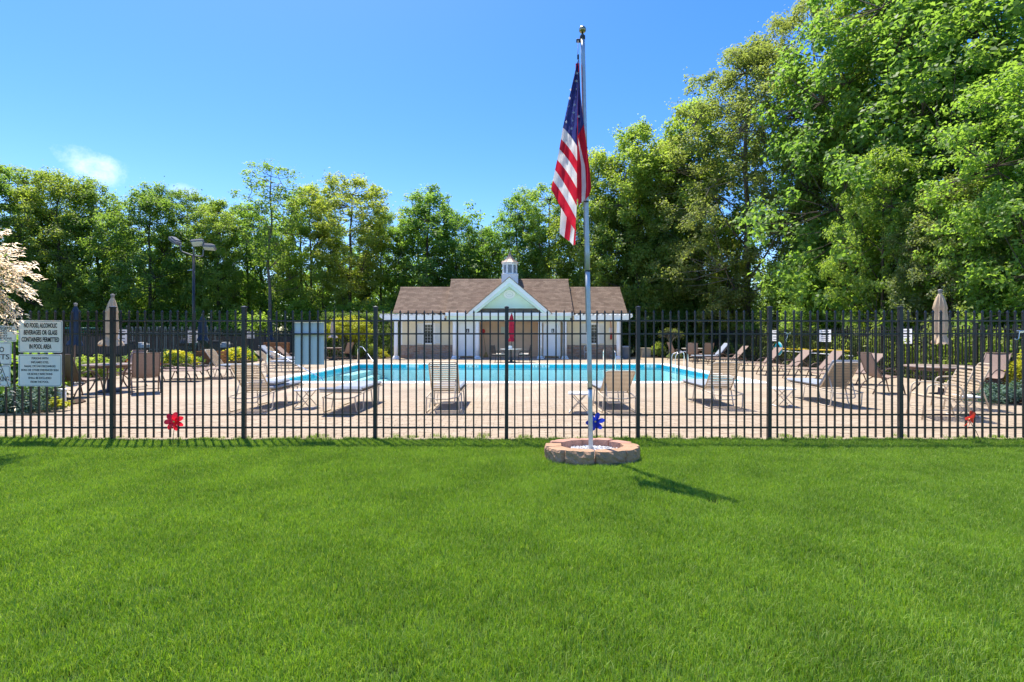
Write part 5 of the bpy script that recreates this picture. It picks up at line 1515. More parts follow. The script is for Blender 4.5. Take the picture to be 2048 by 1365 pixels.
# navy umbrellas on the left
umbrella('closed navy umbrella nearest on the left, above the rules signs', -13.05, 14.9, 2.42, 1.16, .15, M_CANVAS_NAVY, (.05,0), seed=21)
umbrella('closed navy umbrella just right of the floodlight pole', -14.6, 23.6, 2.45, 1.2, .2, M_CANVAS_NAVY, (0,0), seed=22)
umbrella('closed navy umbrella in front of the brown board fence', -14.9, 30.8, 2.45, 1.15, .16, M_CANVAS_NAVY, (0,0), seed=23)

# ------------------------------------------------------------------ floodlight pole
FLX, FLY = xat(387.5,23), 23.0
fl = thing('floodlight_pole', 'tall black pole with three grey floodlights behind the left fence', 'floodlight pole', (FLX, FLY, 0))
part('pole', fl, M_BLACK, lambda mb: (mb.tube([(0,0,0),(0,0,5.15)],[.075,.05],12), mb.box(-.11,-.11,0,.11,.11,.04)))
part('arm', fl, mat('grey_housing',(0.155,0.158,0.165),.5,.1,6), lambda mb: (mb.tube(rpath([(-.62,0,5.62),(-.60,0,5.32),(-.05,0,5.12),(.42,.0,5.06),(.45,0,5.40)],.12,4),.03,8), mb.tube([(0,0,5.1),(0,0,5.5)],.03,8)))
def head(x, y, z, ry, rz, rx=0):
    o = part('floodlight', fl, MATS['grey_housing'], lambda mb: (mb.bbox(-.30,-.19,-.09,.30,.19,.09,.05), mb.bbox(-.22,-.15,.09,.17,.15,.14,.03)), key='fhead', loc=(x,y,z), rot=(rx,ry,rz), scale=(.9,.9,.9))
    part('lens', o, mat('lamp_lens',(0.50,0.56,0.54),.15,.1,4,.5), lambda mb: mb.bbox(-.25,-.15,-.105,.25,.15,-.088,.008), key='flens')
head(-.86, 0, 5.78, R(35), R(-10)); head(.22, -.05, 5.70, R(-8), R(15), R(-40)); head(.66, .1, 5.52, R(4), R(10), R(-25))
part('bracket', fl, M_STEEL, lambda mb: mb.tube([(-.28,0,4.42),(0,0,4.45),(.05,0,4.35)],.02,6))

# ------------------------------------------------------------------ signs and rescue gear on the side fences
def fence_sign(label, X, y0, y1, z0, z1, side, lines=4):
    w = abs(y1-y0); h = z1-z0; yc = (y0+y1)/2
    rz = -PI/2 if side > 0 else PI/2
    o = sign('fence_sign', label, w, h, (X, yc, (z0+z1)/2), False, (0,0,rz))
    def pr(mb):
        rr = random.Random(int(yc*10))
        for i in range(lines):
            z = h*.36 - i*h*.72/max(1,lines-1); ww = w*rr.uniform(.28,.4)
            mb.box(-ww,-.0035,z-h*.028,ww,-.0018,z+h*.028)
    part('print', o, M_INK2, pr)
    return o
fence_sign('white sign on the right fence above the turquoise ring', 13.4, 25.2, 25.75, 1.15, 1.70, 1, 4)
fence_sign('white rules sign on the right fence above the yellow pole', 13.4, 21.0, 21.8, 1.17, 1.68, 1, 6)
fence_sign('narrow white sign on the right fence beside the rightmost near post', 13.4, 16.75, 17.2, 1.17, 1.67, 1, 3)
s_ = fence_sign('white sign with pink print on the left fence', -15.4, 19.5, 20.0, 1.11, 1.68, -1, 4)
fence_sign('white sign on the left fence beside the floodlight pole', -15.4, 23.75, 24.5, 1.08, 1.67, -1, 5)
fence_sign('small white sign on the left fence next to a near post', -15.4, 29.0, 29.9, 1.26, 1.65, -1, 2)
rp = thing('rescue_pole', 'long yellow rescue pole hung along the right fence', 'rescue pole', (13.38, 22.5, .80))
part('pole', rp, mat('yellow_paint',(0.72,0.50,0.02),.4), lambda mb: mb.tube([(0,-2.7,.03),(0,2.9,-.02)],.028,10))
part('hook', rp, M_STEEL, lambda mb: mb.tube(rpath([(0,2.9,-.02),(0,3.1,-.02),(0,3.2,.12),(0,3.05,.2)],.08,5),.012,8))
solo('skimmer_pole', 'white skimmer pole hung below the yellow rescue pole', 'pole', M_WHITE, lambda mb: mb.tube([(0,-2.8,-.04),(0,2.9,-.0)],.02,8), (13.36, 22.4, .68))
rb = thing('ring_buoy', 'turquoise ring buoy hung on the right fence', 'ring buoy', (13.34, 25.0, .77))
part('ring', rb, mat('turquoise_foam',(0.01,0.34,0.46),.5,.1,6), lambda mb: mb.tube([(0,.26*math.cos(a),.26*math.sin(a)) for a in [i*PI/14 for i in range(28)]],.07,12,closed=True))
part('rope', rb, M_WHITE, lambda mb: mb.tube([(0,.34*math.cos(a),.34*math.sin(a)) for a in [i*PI/14 for i in range(28)]],.008,6,closed=True))
t = thing('pipe_bollard', 'short white pipe standing at the edge of the left planting bed', 'bollard', (-9.1, 10.1, 0))
part('pipe', t, M_WHITE, lambda mb: mb.lathe([(.078,0),(.078,.34),(.07,.345)],20))
part('cap', t, M_WHITE, lambda mb: mb.lathe([(.086,.34),(.086,.37),(.05,.385),(.001,.385)],20))

# ------------------------------------------------------------------ beyond the left fence
def board_fence(label, p0, p1, h, m, bw=.14, cat='fence', gap=.008):
    p0 = Vector((*p0,0)); d = Vector((*p1,0))-p0; L = d.length
    t = thing('board_fence', label, cat, p0, math.atan2(d.y,d.x))
    n = int(L/bw)
    if n <= 260:
        for i in range(n):
            rr = random.Random(i)
            part('board', t, m, (lambda h: lambda mb: mb.box(gap/2,-.01,.03,bw-gap/2,.01,h))(h), key='board%.2f%s' % (h,m.name), loc=(i*bw,rr.uniform(-.004,.004),rr.uniform(-.012,.012)))
    for z in (h*.2,h*.8): part('rail', t, m, (lambda L: lambda mb: mb.box(0,.012,-.04,L,.05,.04))(L), loc=(0,0,z))
    return t
board_fence('brown wooden board fence beyond the left side of the pool yard', (-33,36.5), (-12.9,36.5), 1.36, M_WOOD)
board_fence('beige slatted fence section in front of the woods on the left', (-27.5,36.0), (-20.8,36.0), 2.05, mat('beige_vinyl',(0.33,0.26,0.18),.6,.08,4), .3, gap=.14)
sw = thing('swing_set', 'green metal swing set frame beyond the left fence', 'swing set', (-22.6, 25.5, 0))
M_GREEN = mat('green_enamel',(0.015,0.16,0.11),.4,.1,6)
part('crossbar', sw, M_GREEN, lambda mb: mb.tube([(-1.4,0,1.78),(1.5,0,1.80)],.045,8))
for x in (-1.35, .62): part('leg', sw, M_GREEN, (lambda x: lambda mb: mb.tube([(x,0,1.79),(x,0,-.03)],.06,8))(x))
part('brace', sw, M_GREEN, lambda mb: mb.tube([(.62,0,1.35),(.95,0,1.78)],.03,6))
sl = thing('play_slide', 'small green play slide beside the floodlight pole', 'slide', (-20.3, 33.0, 0))
part('chute', sl, M_GREEN, lambda mb: mb.grid([[Vector((-.25+.5*j/4, i*.25-1.0, 1.35-1.25*(i/8)**.9+.1*abs(j-2))) for j in range(5)] for i in range(9)]))
part('ladder', sl, M_GREEN, lambda mb: [mb.tube([(s*.22,-1.0,1.4),(s*.22,-1.5,0)],.03,6) for s in (-1,1)] + [mb.tube([(-.22,-1.1-.09*i,1.1-.25*i),(.22,-1.1-.09*i,1.1-.25*i)],.02,6) for i in range(4)])
def covered_grill(label, x, y, rz):
    t = thing('grill', label, 'grill', (x, y, 0), R(rz), 'grills beyond the left fence')
    part('cabinet', t, M_BLACK, lambda mb: (mb.bbox(-.55,-.3,.14,.12,.3,.92,.03), mb.bbox(-.52,-.27,.92,.08,.27,1.12,.06)), key='cg_cab')
    part('side_shelf', t, M_TABLE, lambda mb: (mb.bbox(.13,-.3,.62,.66,.3,.9,.04), mb.bbox(.16,-.27,.9,.52,.27,1.0,.04)), key='cg_shelf')
    for sx in (-.5,.06,.6): part('leg', t, M_BLACK, lambda mb: mb.box(-.03,-.26,0,.03,.26,.63), key='cg_leg', loc=(sx,0,0))
covered_grill('black grill with a pale side shelf beyond the fence right of the left tan umbrella', xat(272,31.5), 31.5, 4)
covered_grill('black grill with a pale side shelf right of the floodlight pole', xat(441,32.5), 32.5, 2)
gr = thing('grill', 'black covered grill in front of the beige slatted fence', 'grill', (-20.9, 32.2, 0))
part('hood', gr, M_BLACK, lambda mb: mb.lathe([(.42,.8),(.45,.95),(.36,1.15),(.15,1.26),(.01,1.28)],16), scale=(1.3,1,1))
part('cart', gr, M_BLACK, lambda mb: (mb.bbox(-.55,-.3,.12,.55,.3,.8,.03), mb.box(-.8,-.28,.76,-.56,.28,.79)))
bn = thing('wooden_bench', 'orange brown slatted bench behind the two parallel brown loungers', 'bench', (-15.1+.9, 29.9, 0))
M_ORW = mat('orange_wood',(0.34,0.16,0.06),.7,.25,4,.2,stretch=(1,10,10))
for i in range(5): part('back_slat', bn, M_ORW, lambda mb: mb.bbox(-.8,-.015,-.045,.8,.015,.045,.006), key='bslat', loc=(0,.25,.52+.11*i))
for i in range(4): part('seat_slat', bn, M_ORW, lambda mb: mb.bbox(-.8,-.05,-.015,.8,.05,.015,.006), key='sslat', loc=(0,-.2+.12*i,.43))
for sx in (-1,1): part('leg', bn, M_ORW, lambda mb: (mb.box(-.04,-.24,0,.04,-.16,.42), mb.box(-.04,.18,0,.04,.24,1.0)), key='bleg', loc=(sx*.7,0,0))
pb = thing('planter_crate', 'orange brown wooden planter beside the base of the floodlight pole', 'planter', (-14.75, 24.4, 0))
for i in range(4):
    part('slat', pb, M_ORW, lambda mb: (mb.bbox(-.62,-.33,-.07,.62,-.30,.07,.006), mb.bbox(-.62,.30,-.07,.62,.33,.07,.006), mb.bbox(-.65,-.30,-.07,-.62,.30,.07,.006), mb.bbox(.62,-.30,-.07,.65,.30,.07,.006)), key='pslat', loc=(0,0,.1+.165*i))
part('post', pb, M_ORW, lambda mb: [mb.box(sx*.6-.03,sy*.29-.03,0,sx*.6+.03,sy*.29+.03,.72) for sx in (-1,1) for sy in (-1,1)])
# ------------------------------------------------------------------ plants, shrubs, trees
L_MID = leaf_mat('leaf_mid', (0.105,0.18,0.045), (0.225,0.315,0.085), 0.56)
L_BRIGHT = leaf_mat('leaf_bright', (0.13,0.215,0.045), (0.28,0.365,0.095), 0.56)
L_YEL = leaf_mat('leaf_yellowgreen', (0.16,0.22,0.045), (0.32,0.37,0.10), 0.56)
L_OLIVE = leaf_mat('leaf_olive', (0.14,0.18,0.055), (0.265,0.305,0.115), .55, tint=(1.8, 1.9, 0.9))
L_DARK = leaf_mat('leaf_dark', (0.065,0.125,0.035), (0.15,0.22,0.065), 0.5)
L_GOLD = leaf_mat('leaf_gold', (0.32,0.37,0.02), (0.60,0.60,0.04), .4, tint=(1.2,1.2,.8))
L_PALE = leaf_mat('leaf_pale', (0.11,0.16,0.055), (0.28,0.32,0.14), .4)
L_BLUE = leaf_mat('leaf_bluegreen', (0.05,0.10,0.075), (0.12,0.20,0.15), .25)
L_HOSTA = leaf_mat('leaf_hosta', (0.09,0.19,0.02), (0.32,0.40,0.05), .4)

def leaf_obj(name, parent, v, tone, m, key=None):
    if key and key in MESH: me = MESH[key]
    else:
        me = quads_mesh(name, v, tone, m)
        if key: MESH[key] = me
    o = bpy.data.objects.new(name, me); C.objects.link(o)
    if parent: o.parent = parent
    return o
ARCH = {}
def archetype(key, H, **kw):
    mb, (v, tone) = tree_geo(H=H, **kw)
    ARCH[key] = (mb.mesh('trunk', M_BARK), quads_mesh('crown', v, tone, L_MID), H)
archetype('oak_a', 14, seed=1, Rad=3.5, cb=1.2, nclump=230, nleaf=38000, lsize=0.165, rc=0.62, flat=0.85)
archetype('oak_b', 14, seed=2, Rad=3.3, cb=1.4, nclump=200, nleaf=35000, lsize=0.165, rc=0.60, prof=PROF_TALL, flat=0.85)
archetype('oak_c', 14, seed=3, Rad=3.9, cb=1.0, nclump=250, nleaf=41000, lsize=0.165, rc=0.63, flat=0.85)
archetype('oak_d', 14, seed=21, Rad=3.6, cb=2.4, nclump=170, nleaf=31000, lsize=.16, rc=.60, prof=PROF_VASE, nlimb=10, flat=0.75)
archetype('oak_e', 14, seed=24, Rad=3.0, cb=1.0, nclump=190, nleaf=34000, lsize=.175, rc=.62, prof=PROF_ROUND, lean=(.8,.3), flat=0.85)
archetype('thin', 15.5, seed=4, Rad=2.3, cb=7.0, nclump=80, nleaf=7500, lsize=.16, rc=.55, prof=([0,.2,.5,.8,1],[.45,.8,1,.8,.2]), flat=.75, r0=.13, shell=.05)
archetype('fine_a', 19, seed=5, Rad=5.0, cb=2.6, nclump=400, nleaf=52000, lsize=0.150, rc=0.62, prof=PROF_VASE, nlimb=14, r0=.24, flat=0.70)
archetype('fine_b', 19, seed=6, Rad=4.6, cb=2.4, nclump=380, nleaf=52000, lsize=0.150, rc=0.62, prof=PROF_ROUND, nlimb=14, r0=.22, flat=0.70)
archetype('maple_a', 17, seed=7, Rad=5.2, cb=1.6, nclump=330, nleaf=36000, lsize=0.220, rc=0.74, prof=PROF_LOW, nlimb=13, r0=.24, flat=0.80)
archetype('maple_b', 12, seed=8, Rad=4.0, cb=0.8, nclump=260, nleaf=29000, lsize=0.175, rc=0.58, prof=PROF_LOW, nlimb=11, r0=.16, flat=0.80)
def tree(label, key, x, y, H, leaf, w=1.0, rz=0.0, bark=None, group='trees round the pool yard', name='tree'):
    tm, cm, H0 = ARCH[key]
    t = thing(name, label, 'tree', (x, y, -.02), rz, group)
    k = H/H0
    a = bpy.data.objects.new('trunk', tm); C.objects.link(a); a.parent = t; a.scale = (k*w**.5, k*w**.5, k)
    b = bpy.data.objects.new('crown', cm); C.objects.link(b); b.parent = t; b.scale = (k*w, k*w, k)
    a.scale = b.scale
    for o, m in ((a, bark or M_BARK), (b, leaf)):
        o.material_slots[0].link = 'OBJECT'; o.material_slots[0].material = m
    return t
def tpx(px, Y, top): return xat(px, Y), Y, EYE + (670-top)*Y/1000.0
TREES = [
 # px, Y, top y, archetype, leaf, width factor, rotation, label
 (-40, 38, 318, 'oak_a', L_MID, 1.0, 0.3, 'tall tree at the left edge above the pink leaved shrub'),
 (42, 41, 338, 'oak_d', L_MID, 1.1, 1.3, 'tree with rounded top second from the left edge'),
 (118, 40, 352, 'oak_c', L_YEL, .9, 2.2, 'tree under the left end of the small cloud'),
 (212, 42, 366, 'oak_e', L_MID, .95, 3.4, 'tree directly below the small white cloud'),
 (300, 40, 374, 'oak_c', L_MID, 1.0, 4.1, 'broad flat topped tree left of the floodlights'),
 (372, 43, 388, 'oak_d', L_MID, 1.0, 5.0, 'tree standing behind the leftmost floodlight'),
 (436, 41, 404, 'oak_a', L_YEL, .85, 0.9, 'lighter round tree just right of the floodlights'),
 (500, 43, 408, 'oak_e', L_BRIGHT, .95, 2.0, 'bright tree at the foot of the tall thin one'),
 (541, 37, 322, 'thin', L_MID, 1.15, 1.0, 'tall thin airy tree rising above the left woods'),
 (622, 42, 380, 'oak_c', L_BRIGHT, .85, 3.0, 'leafy tree just right of the tall thin one'),
 (700, 41, 362, 'oak_d', L_YEL, 1.1, 4.4, 'yellowish tree with loose feathery top'),
 (762, 44, 420, 'oak_a', L_MID, .8, 5.5, 'lower tree in the dip left of the bathhouse'),
 (838, 43, 372, 'oak_e', L_MID, 1.15, 0.2, 'dense tree with domed top above the left roof end'),
 (912, 45, 430, 'oak_c', L_MID, .8, 1.7, 'low tree in the dip above the left part of the roof'),
 (968, 47, 458, 'oak_a', L_MID, .75, 2.6, 'lowest tree just left of the cupola'),
 (1034, 44, 392, 'oak_b', L_MID, .95, 3.9, 'tree directly behind the cupola'),
 (1098, 42, 372, 'oak_d', L_BRIGHT, .9, 4.8, 'bright tree behind the lower end of the flag'),
 (1196, 40, 312, 'oak_c', L_YEL, .9, 0.6, 'tall yellowish tree right behind the flagpole'),
 (1275, 38, 252, 'oak_a', L_BRIGHT, .85, 1.9, 'bright tall tree with spreading top right of the flag'),
 (1345, 39, 268, 'oak_c', L_MID, .75, 3.3, 'dark topped tree left of the olive giant'),
 (1312, 39.5, 300, 'oak_c', L_YEL, 1.0, 0.5, 'rounded yellowish tree above the right end of the roof'),
 (1398, 38.5, 205, 'oak_b', L_YEL, 1.05, 2.2, 'olive green tree filling the left flank of the giant'),
 (1225, 39.5, 400, 'oak_a', L_MID, 1.0, 4.2, 'lower green tree right of the flagpole behind the roof'),
 (1492, 33, 98, 'fine_b', L_OLIVE, 1.1, 1.2, 'giant olive tree with fine leaves and bare limbs'),
 (1628, 31, 18, 'fine_a', L_OLIVE, .85, 2.8, 'second olive giant carrying the brown nest'),
 (1765, 27.0, -40, 'maple_a', L_BRIGHT, .78, 0.4, 'tall bright maple rising out of the top of the picture'),
 (1800, 25, -90, 'maple_a', L_MID, .95, 2.1, 'huge maple behind the right umbrella'),
 (1960, 22.5, -120, 'maple_a', L_MID, 1.0, 3.6, 'huge dark maple in the top right corner'),
 (1765, 21.0, 300, 'maple_b', L_BRIGHT, .62, 1.1, 'bright big leaved tree leaning over the right fence'),
 (1905, 18.5, 360, 'maple_b', L_PALE, .72, 4.0, 'pale leaved tree overhanging the right table'),
 (2075, 16.5, 120, 'maple_b', L_BRIGHT, .9, 5.0, 'large leaved tree at the right edge of the picture'),
 (1610, 29, 480, 'maple_b', L_MID, .5, 2.5, 'rounded low tree behind the row of brown loungers'),
 (1455, 33.5, 470, 'maple_b', L_YEL, .7, 0.1, 'low yellow green tree behind the far right table'),
 (1290, 38.5, 480, 'oak_c', L_BRIGHT, 1.0, 5.9, 'low leafy tree beside the right end of the bathhouse'),
]
for (px, Y, top, key, leaf, w, rz, lab) in TREES:
    x, y, H = tpx(px, Y, top)
    if px > 1500 and x < 15.2: x = 15.2 if px < 1650 else x
    tree(lab, key, x, y, H, leaf, w, rz, M_BARK2 if key in ('thin','fine_a','fine_b') else M_BARK)
# bird nest in the olive giant
nx, ny = xat(1583,28.8), 28.8
def nest(mb):
    rr = random.Random(2)
    for k in range(90):
        a = rr.random()*6.28; b = rr.uniform(-.9,.9); r = .28
        p = Vector((r*math.cos(a)*math.cos(b), r*math.sin(a)*math.cos(b), r*.7*math.sin(b))); d = Vector((rr.uniform(-1,1),rr.uniform(-1,1),rr.uniform(-.5,.5))).normalized()*.2
        mb.tube([p-d,p,p+d],.012,3,caps=False)
solo('bird_nest', 'brown twig nest high in the olive tree', 'nest', mat('nest_twigs',(0.13,0.06,0.035),.9,.3,10), nest, (nx, ny, zat(238, ny)))

# woods behind: one mass
def woods():
    rng = np.random.default_rng(77); V = []; T = []; mbw = MB()
    spots = [(-62+4.4*i+rng.uniform(-1,1), 47+rng.uniform(-2,6), rng.uniform(11.5,14.5)) for i in range(24)]
    spots += [(-60+3.4*i+rng.uniform(-1,1), 57+rng.uniform(-2,3), rng.uniform(7.5,9.5)) for i in range(26)]
    spots += [(22+rng.uniform(-2,4), 12+4.2*i, rng.uniform(14,19)) for i in range(8)] + [(28+rng.uniform(-2,5), 14+4.5*i, rng.uniform(15,20)) for i in range(7)]
    spots = [s for s in spots if not (s[0] > 7 and 44 < s[1] < 55) and not s[0] > 27]
    for k, (x, y, H) in enumerate(spots):
        rg = np.random.default_rng(500+k)
        cl = crown_points(rg, H, 3.3 if y > 46 else 4.2, 2.6, 46, PROF_TALL)
        rc = 1.05*(0.7+.6*rg.random(len(cl)))
        pos, nrm, tone, size = clump_leaves(rg, cl, rc, 3800/len(cl), .30, .65, np.array([0,0,H*.5]))
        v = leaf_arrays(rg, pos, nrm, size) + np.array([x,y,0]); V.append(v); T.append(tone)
        tp = [(x+rg.normal()*.1*i, y+rg.normal()*.1*i, H*.85*i/4) for i in range(5)]
        mbw.tube(tp, [.2,.17,.13,.09,.04], 6)
        for q in range(5):
            c = cl[rg.integers(len(cl))]; z = H*rg.uniform(.3,.6)
            mbw.tube([(x,y,z),(x+c[0]*.5,y+c[1]*.5,(z+c[2])/2-.2),(x+c[0],y+c[1],c[2])],[.06,.04,.015],4,caps=False)
    o = leaf_obj('woods', None, np.concatenate(V), np.concatenate(T), L_MID)
    o['kind'] = 'stuff'; o['label'] = 'mass of green woods behind the pool yard'
    b = part('trunks', o, M_BARK, lambda mb: (mb.v.extend(mbw.v), mb.f.extend(mbw.f), mb.m.extend(mbw.m), mb.s.extend(mbw.s))); b['kind'] = 'stuff'
woods()

# undergrowth behind the fences: one mass
def undergrowth():
    V = []; T = []
    rng = np.random.default_rng(31)
    def strip(n, fx_, ln, ls, rz_, rc):
        for k in range(n):
            x, y = fx_(k)
            h = rng.uniform(*rz_)
            v, t, c = bush_geo(900+k+int(ls*1000), rng.uniform(1.1,1.7), rng.uniform(.8,1.3), h, -.05, 22, ln, ls, rc)
            V.append(v+np.array([x,y,0])); T.append(t)
    strip(34, lambda k: (-38+1.35*k*1.02, 38.6+rng.uniform(-.5,2.6)), 1500, .22, (1.0,2.3), .65)
    strip(16, lambda k: (8.2+.75*k*1.1, 35.9+rng.uniform(-.3,1.4)), 1500, .22, (1.2,2.2), .65)
    strip(16, lambda k: (16.0+rng.uniform(-.3,1.6), 11+1.6*k), 2000, .19, (1.2,1.9), .65)
    o = leaf_obj('undergrowth', None, np.concatenate(V), np.concatenate(T), L_BRIGHT)
    o['kind'] = 'stuff'; o['label'] = 'dense green undergrowth behind the fences'
undergrowth()
# vines on the right fence: one mass
def vines():
    rng = np.random.default_rng(41)
    n = 900
    y = rng.uniform(8.5, 34.5, n); z = np.abs(rng.normal(.7,.55,n)); z = np.clip(z, .05, 2.3)
    dens = .5+.5*np.sin(y*1.7)+.3*np.sin(y*4.1)
    keep = rng.random(n) < np.clip(dens+.35, .25, 1)
    cl = np.stack([rng.uniform(13.52,14.1,n), y, z], axis=1)[keep]
    pos, nrm, tone, size = clump_leaves(rng, cl, .26*(.7+.6*rng.random(len(cl))), 42, .105, .9, None)
    nrm = nrm + np.array([-.6,0,0]); ok = pos[:,2] > .02
    o = leaf_obj('vines', None, leaf_arrays(rng, pos[ok], nrm[ok], size[ok]), tone[ok], L_YEL)
    o['kind'] = 'stuff'; o['label'] = 'leafy green vines covering the right side fence'
vines()

def shrub(name, label, cat, x, y, seed, rx, ry, rz, z0, ncl, nl, ls, m, rc=.3, flat=.8, box=False, group=None, stems=True, jit=.8):
    v, tone, cl = bush_geo(seed, rx, ry, rz, z0, ncl, nl, ls, rc, flat, box, jit)
    t = thing(name, label, cat, (x, y, 0), 0, group)
    leaf_obj('foliage', t, v, tone, m)
    if stems:
        part('stems', t, M_BARK, lambda mb: [mb.tube([(0,0,-.03), (c[0]*.4, c[1]*.4, c[2]*.55), tuple(c)], [.022,.014,.006], 4, caps=False) for c in cl[::max(1, len(cl)//22)]])
    return t
# clipped hedge and gold shrub left of the bathhouse
shrub('clipped_hedge', 'tall clipped dark green hedge left of the bathhouse', 'hedge', -9.9, 33.4, 51, 2.55, .7, 1.42, 0, 420, 26000, .085, L_DARK, .26, box=True)
shrub('gold_shrub', 'bright yellow green shrub left of the bathhouse', 'shrub', -10.15, 31.2, 52, 1.45, .9, .72, 1.0, 120, 9000, .10, L_GOLD, .32)
shrub('low_shrub', 'low green shrub with yellow tips near the left pool handrail', 'shrub', -8.9, 30.6, 53, .7, .5, .42, 0, 50, 3500, .07, L_YEL, .2)
shrub('low_shrub', 'small golden tuft at the left foot of the pergola', 'shrub', -7.9, 30.9, 54, .32, .3, .25, 0, 20, 900, .07, L_GOLD, .14)
shrub('pale_shrub', 'pale blossoming shrub peeping over the left pergola', 'shrub', -7.6, 34.6, 55, 1.0, .7, 1.55, 0, 60, 4500, .10, L_PALE, .3)
shrub('clipped_hedge', 'dark green hedge right of the bathhouse behind the planter', 'hedge', 9.6, 34.6, 56, 2.3, .7, 1.3, 0, 330, 20000, .10, L_DARK, .3, box=True)
shrub('low_shrub', 'small fresh green plant beside the tan planter', 'shrub', 9.45, 32.2, 57, .45, .4, .42, 0, 34, 2000, .08, L_YEL, .17)
shrub('low_shrub', 'tiny pale ground plant left of the far right chairs', 'shrub', 10.0, 30.8, 58, .45, .35, .16, 0, 26, 1200, .07, L_PALE, .13)
shrub('arborvitae', 'bright green arborvitae behind the third brown lounger', 'tree', 15.1, 25.6, 59, 1.15, 1.15, 2.3, 0, 150, 13000, .10, L_BRIGHT, .36)
shrub('arborvitae', 'bright green arborvitae behind the turquoise ring', 'tree', 15.2, 28.5, 60, 1.1, 1.1, 2.5, 0, 150, 12000, .10, L_BRIGHT, .36)
# flower beds along the left fence
L_FLOW = leaf_mat('petal_yellow', (0.62,0.50,0.01), (0.80,0.70,0.03), .3, tint=(1.2,1.2,.8))
L_ORANGE = leaf_mat('petal_orange', (0.62,0.20,0.05), (0.75,0.45,0.12), .3, tint=(1.2,1.2,.8))
def flowers(label, x, y, rx, ry, h, seed, m, n=900):
    t = shrub('flower_bed', label, 'flower bed', x, y, seed, rx, ry, h, 0, 40, 2600, .08, L_MID, .2, stems=False)
    rng = np.random.default_rng(seed+5)
    a = rng.random(n)*6.283; q = np.sqrt(rng.random(n))
    pos = np.stack([rx*q*np.cos(a)*1.05, ry*q*np.sin(a)*1.05, 2*h*np.sqrt(np.clip(1-q*q,0.05,1))*.98+rng.random(n)*.08], axis=1)
    nrm = rng.normal(size=(n,3))*.6+np.array([0,-.4,.8])
    leaf_obj('blossoms', t, leaf_arrays(rng, pos, nrm, .06+.05*rng.random(n), .9, .05), rng.random(n), m)
flowers('bed of yellow flowers at the left fence before the floodlight pole', -14.75, 21.9, .9, .9, .36, 61, L_FLOW, 1300)
flowers('bed of yellow flowers right of the floodlight pole', -14.6, 26.4, .7, 1.5, .36, 62, L_FLOW, 1500)
flowers('patch of orange and yellow flowers behind the left chairs', -14.7, 19.9, .6, .7, .34, 63, L_ORANGE, 500)
shrub('low_shrub', 'yellow green shrub behind the left brown chairs', 'shrub', -13.9, 16.4, 64, .7, .5, .32, 0, 50, 3000, .09, L_YEL, .25)
shrub('hosta', 'big hosta with broad yellow edged leaves under the left signs', 'plant', -10.0, 9.85, 65, .6, .6, .48, 0, 46, 800, .24, L_HOSTA, .28, flat=.6, stems=False)
shrub('hosta', 'broad leaved plant behind the small pets sign at the left edge', 'plant', -10.7, 10.6, 66, .8, .7, .65, 0, 50, 1500, .17, L_HOSTA, .3, stems=False)
shrub('juniper', 'low blue green juniper at the left behind the fence', 'shrub', -9.35, 9.6, 67, .55, .4, .20, 0, 60, 6500, .045, L_BLUE, .17)
shrub('low_shrub', 'small yellow leaved plant at the foot of the white pipe', 'plant', -8.75, 9.6, 68, .16, .14, .10, 0, 14, 260, .07, L_GOLD, .07, stems=False)
shrub('low_shrub', 'green leafy plant between the white pipe and the left chairs', 'plant', -10.75, 11.5, 69, .45, .35, .30, 0, 30, 700, .14, L_MID, .2)
shrub('flowering_shrub', 'yellow shrub with peach blossoms at the right edge', 'shrub', 12.75, 11.6, 70, .75, .65, .56, .05, 70, 4600, .085, L_GOLD, .26)
shrub('juniper', 'low grey green juniper beside the right chairs', 'shrub', 10.95, 10.75, 71, .95, .4, .17, 0, 70, 6500, .045, L_BLUE, .16)
solo('boulder', 'purple grey boulder behind the yellow shrub at the right edge', 'rock', mat('boulder_stone',(0.20,0.16,0.18),.9,.3,5,bump=.7,bscale=12), lambda mb: mb.grid([[Vector(((.30+.06*math.sin(3*a+b*4))*math.cos(a)*math.cos(b), (.26+.05*math.sin(2*a-b*3))*math.sin(a)*math.cos(b), .42+.46*math.sin(b)+.03*math.sin(5*a))) for a in [2*PI*j/20 for j in range(21)]] for b in [-1.2+2.77*i/12 for i in range(13)]]), (12.15,12.6,0))
# mulch beds
struct('planting_bed', mat('mulch',(0.09,0.055,0.035),.95,.4,14,bump=.8,bscale=20), lambda mb: [mb.prism([(cx_+rx_*math.cos(a)*(1+.06*math.sin(3*a)),cy_+ry_*math.sin(a),.0) for a in [i*PI/14 for i in range(28)]],(0,0,.03)) for cx_,cy_,rx_,ry_ in ((-11.0,10.5,1.75,1.05),(11.6,11.2,1.5,.95),(-14.7,23.0,.72,9.5),(-9.8,31.9,3.0,1.6),(10.2,33.2,2.6,1.7))])
# twiggy ornamental tree by the far right chairs
def twig_tree():
    x, y = xat(1338,31.5), 31.5
    t = thing('twiggy_tree', 'small twiggy half bare tree beside the far right table', 'tree', (x, y, 0))
    rng = np.random.default_rng(5); tips = []
    def f(mb):
        def br(p, d, L, r, k):
            q = p + d*L
            mb.tube([p, p.lerp(q,.5)+Vector(rng.normal(size=3)*.02), q], [r, r*.8, r*.6], 5 if k > 2 else 3, caps=False)
            if k == 0: tips.append(list(q)); return
            for i in range(3 if k < 4 else 4):
                nd = (d + Vector(rng.normal(size=3)*.5) + Vector((0,0,.12))).normalized()
                br(q, nd, L*.72, r*.6, k-1)
        br(Vector((0,0,0)), Vector((0,0,1)), .62, .05, 5)
    part('trunk', t, M_BARK2, f)
    tp = np.array(tips)[::3]
    pos, nrm, tone, size = clump_leaves(rng, tp, .16, 6, .06, .8)
    leaf_obj('crown', t, leaf_arrays(rng, pos, nrm, size), tone, L_OLIVE)
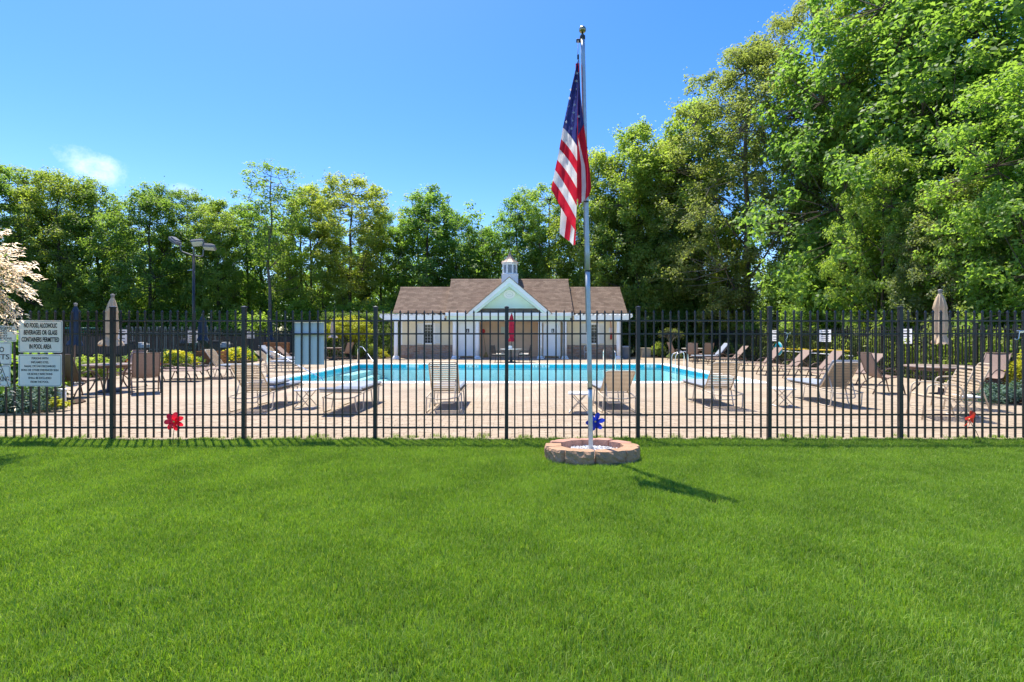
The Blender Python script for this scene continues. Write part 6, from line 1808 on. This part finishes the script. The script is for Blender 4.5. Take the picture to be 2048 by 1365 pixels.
twig_tree()

# variegated willow shrub at the left edge, in front of the fence
def willow():
    x0, y0 = -6.62, 6.05
    t = thing('variegated_willow', 'cream and pink leaved willow shrub at the left edge', 'shrub', (x0, y0, 0))
    rng = np.random.default_rng(9)
    m1 = leaf_mat('leaf_cream_pink', (0.88,0.74,0.58), (0.94,0.88,0.78), .6, tint=(1.7,1.6,1.35)); m2 = leaf_mat('leaf_willow_green', (0.10,0.18,0.05), (0.24,0.32,0.12), .35)
    P1=[];N1=[];T1=[];S1=[];G1_=[];P2=[];N2=[];T2=[];S2=[];G2_=[]
    stems = MB()
    stems.tube([(0,0,-.05),(.02,.0,.9),(0,0,2.0)],[.05,.04,.04],8)
    for k in range(430):
        d = unit(rng.normal(size=3)); d = unit(d*np.array([1,1,.95])) if k > 14 else unit(np.array([.75,-.2,-2.0])+.5*d)
        L = rng.uniform(.44,.80) if k > 14 else rng.uniform(1.2,1.9); c = np.array([0,0,2.17])
        # crown reaches lower near the post, stays higher at the outside
        up = np.array([0,0,.25])
        pts = []
        for i in range(8):
            u = i/7; p = c + d*L*u*np.array([.92,.92,1.05]) + up*math.sin(u*2.2)*.3 - np.array([0,0,.14])*u**2.2
            pts.append(p)
        stems.tube([Vector(p) for p in pts[::2]+[pts[-1]]], [.008,.006,.005,.004,.003], 3, caps=False)
        tan_ = pts[-1]-pts[-2]
        for i in range(34):
            u = .22+.78*i/33; f = u*7; a = min(int(f),6); p = pts[a]+(pts[a+1]-pts[a])*(f-a); tg = unit(pts[a+1]-pts[a])
            side = unit(np.cross(tg, rng.normal(size=3)))
            ld = unit(tg*.75+side*.65)
            s = rng.uniform(.045,.075)
            cream = u > .62+rng.normal()*.14
            A = (P1,N1,T1,S1,G1_) if cream else (P2,N2,T2,S2,G2_)
            A[0].append(p+ld*s*.5); A[1].append(side*.3+np.array([0,0,.8])+rng.normal(size=3)*.4); A[2].append(min(1,max(0,(u-.4)*1.2+rng.normal()*.2))); A[3].append(s); A[4].append(ld)
    for nm, A, m in (('tip_leaves',(P1,N1,T1,S1,G1_),m1),('inner_leaves',(P2,N2,T2,S2,G2_),m2)):
        leaf_obj(nm, t, leaf_arrays(rng, np.array(A[0]), np.array(A[1]), np.array(A[3]), .30, .06, np.array(A[4])), np.array(A[2]), m)
    me = stems.mesh('stems', M_BARK2); o = bpy.data.objects.new('stems', me); C.objects.link(o); o.parent = t
willow()
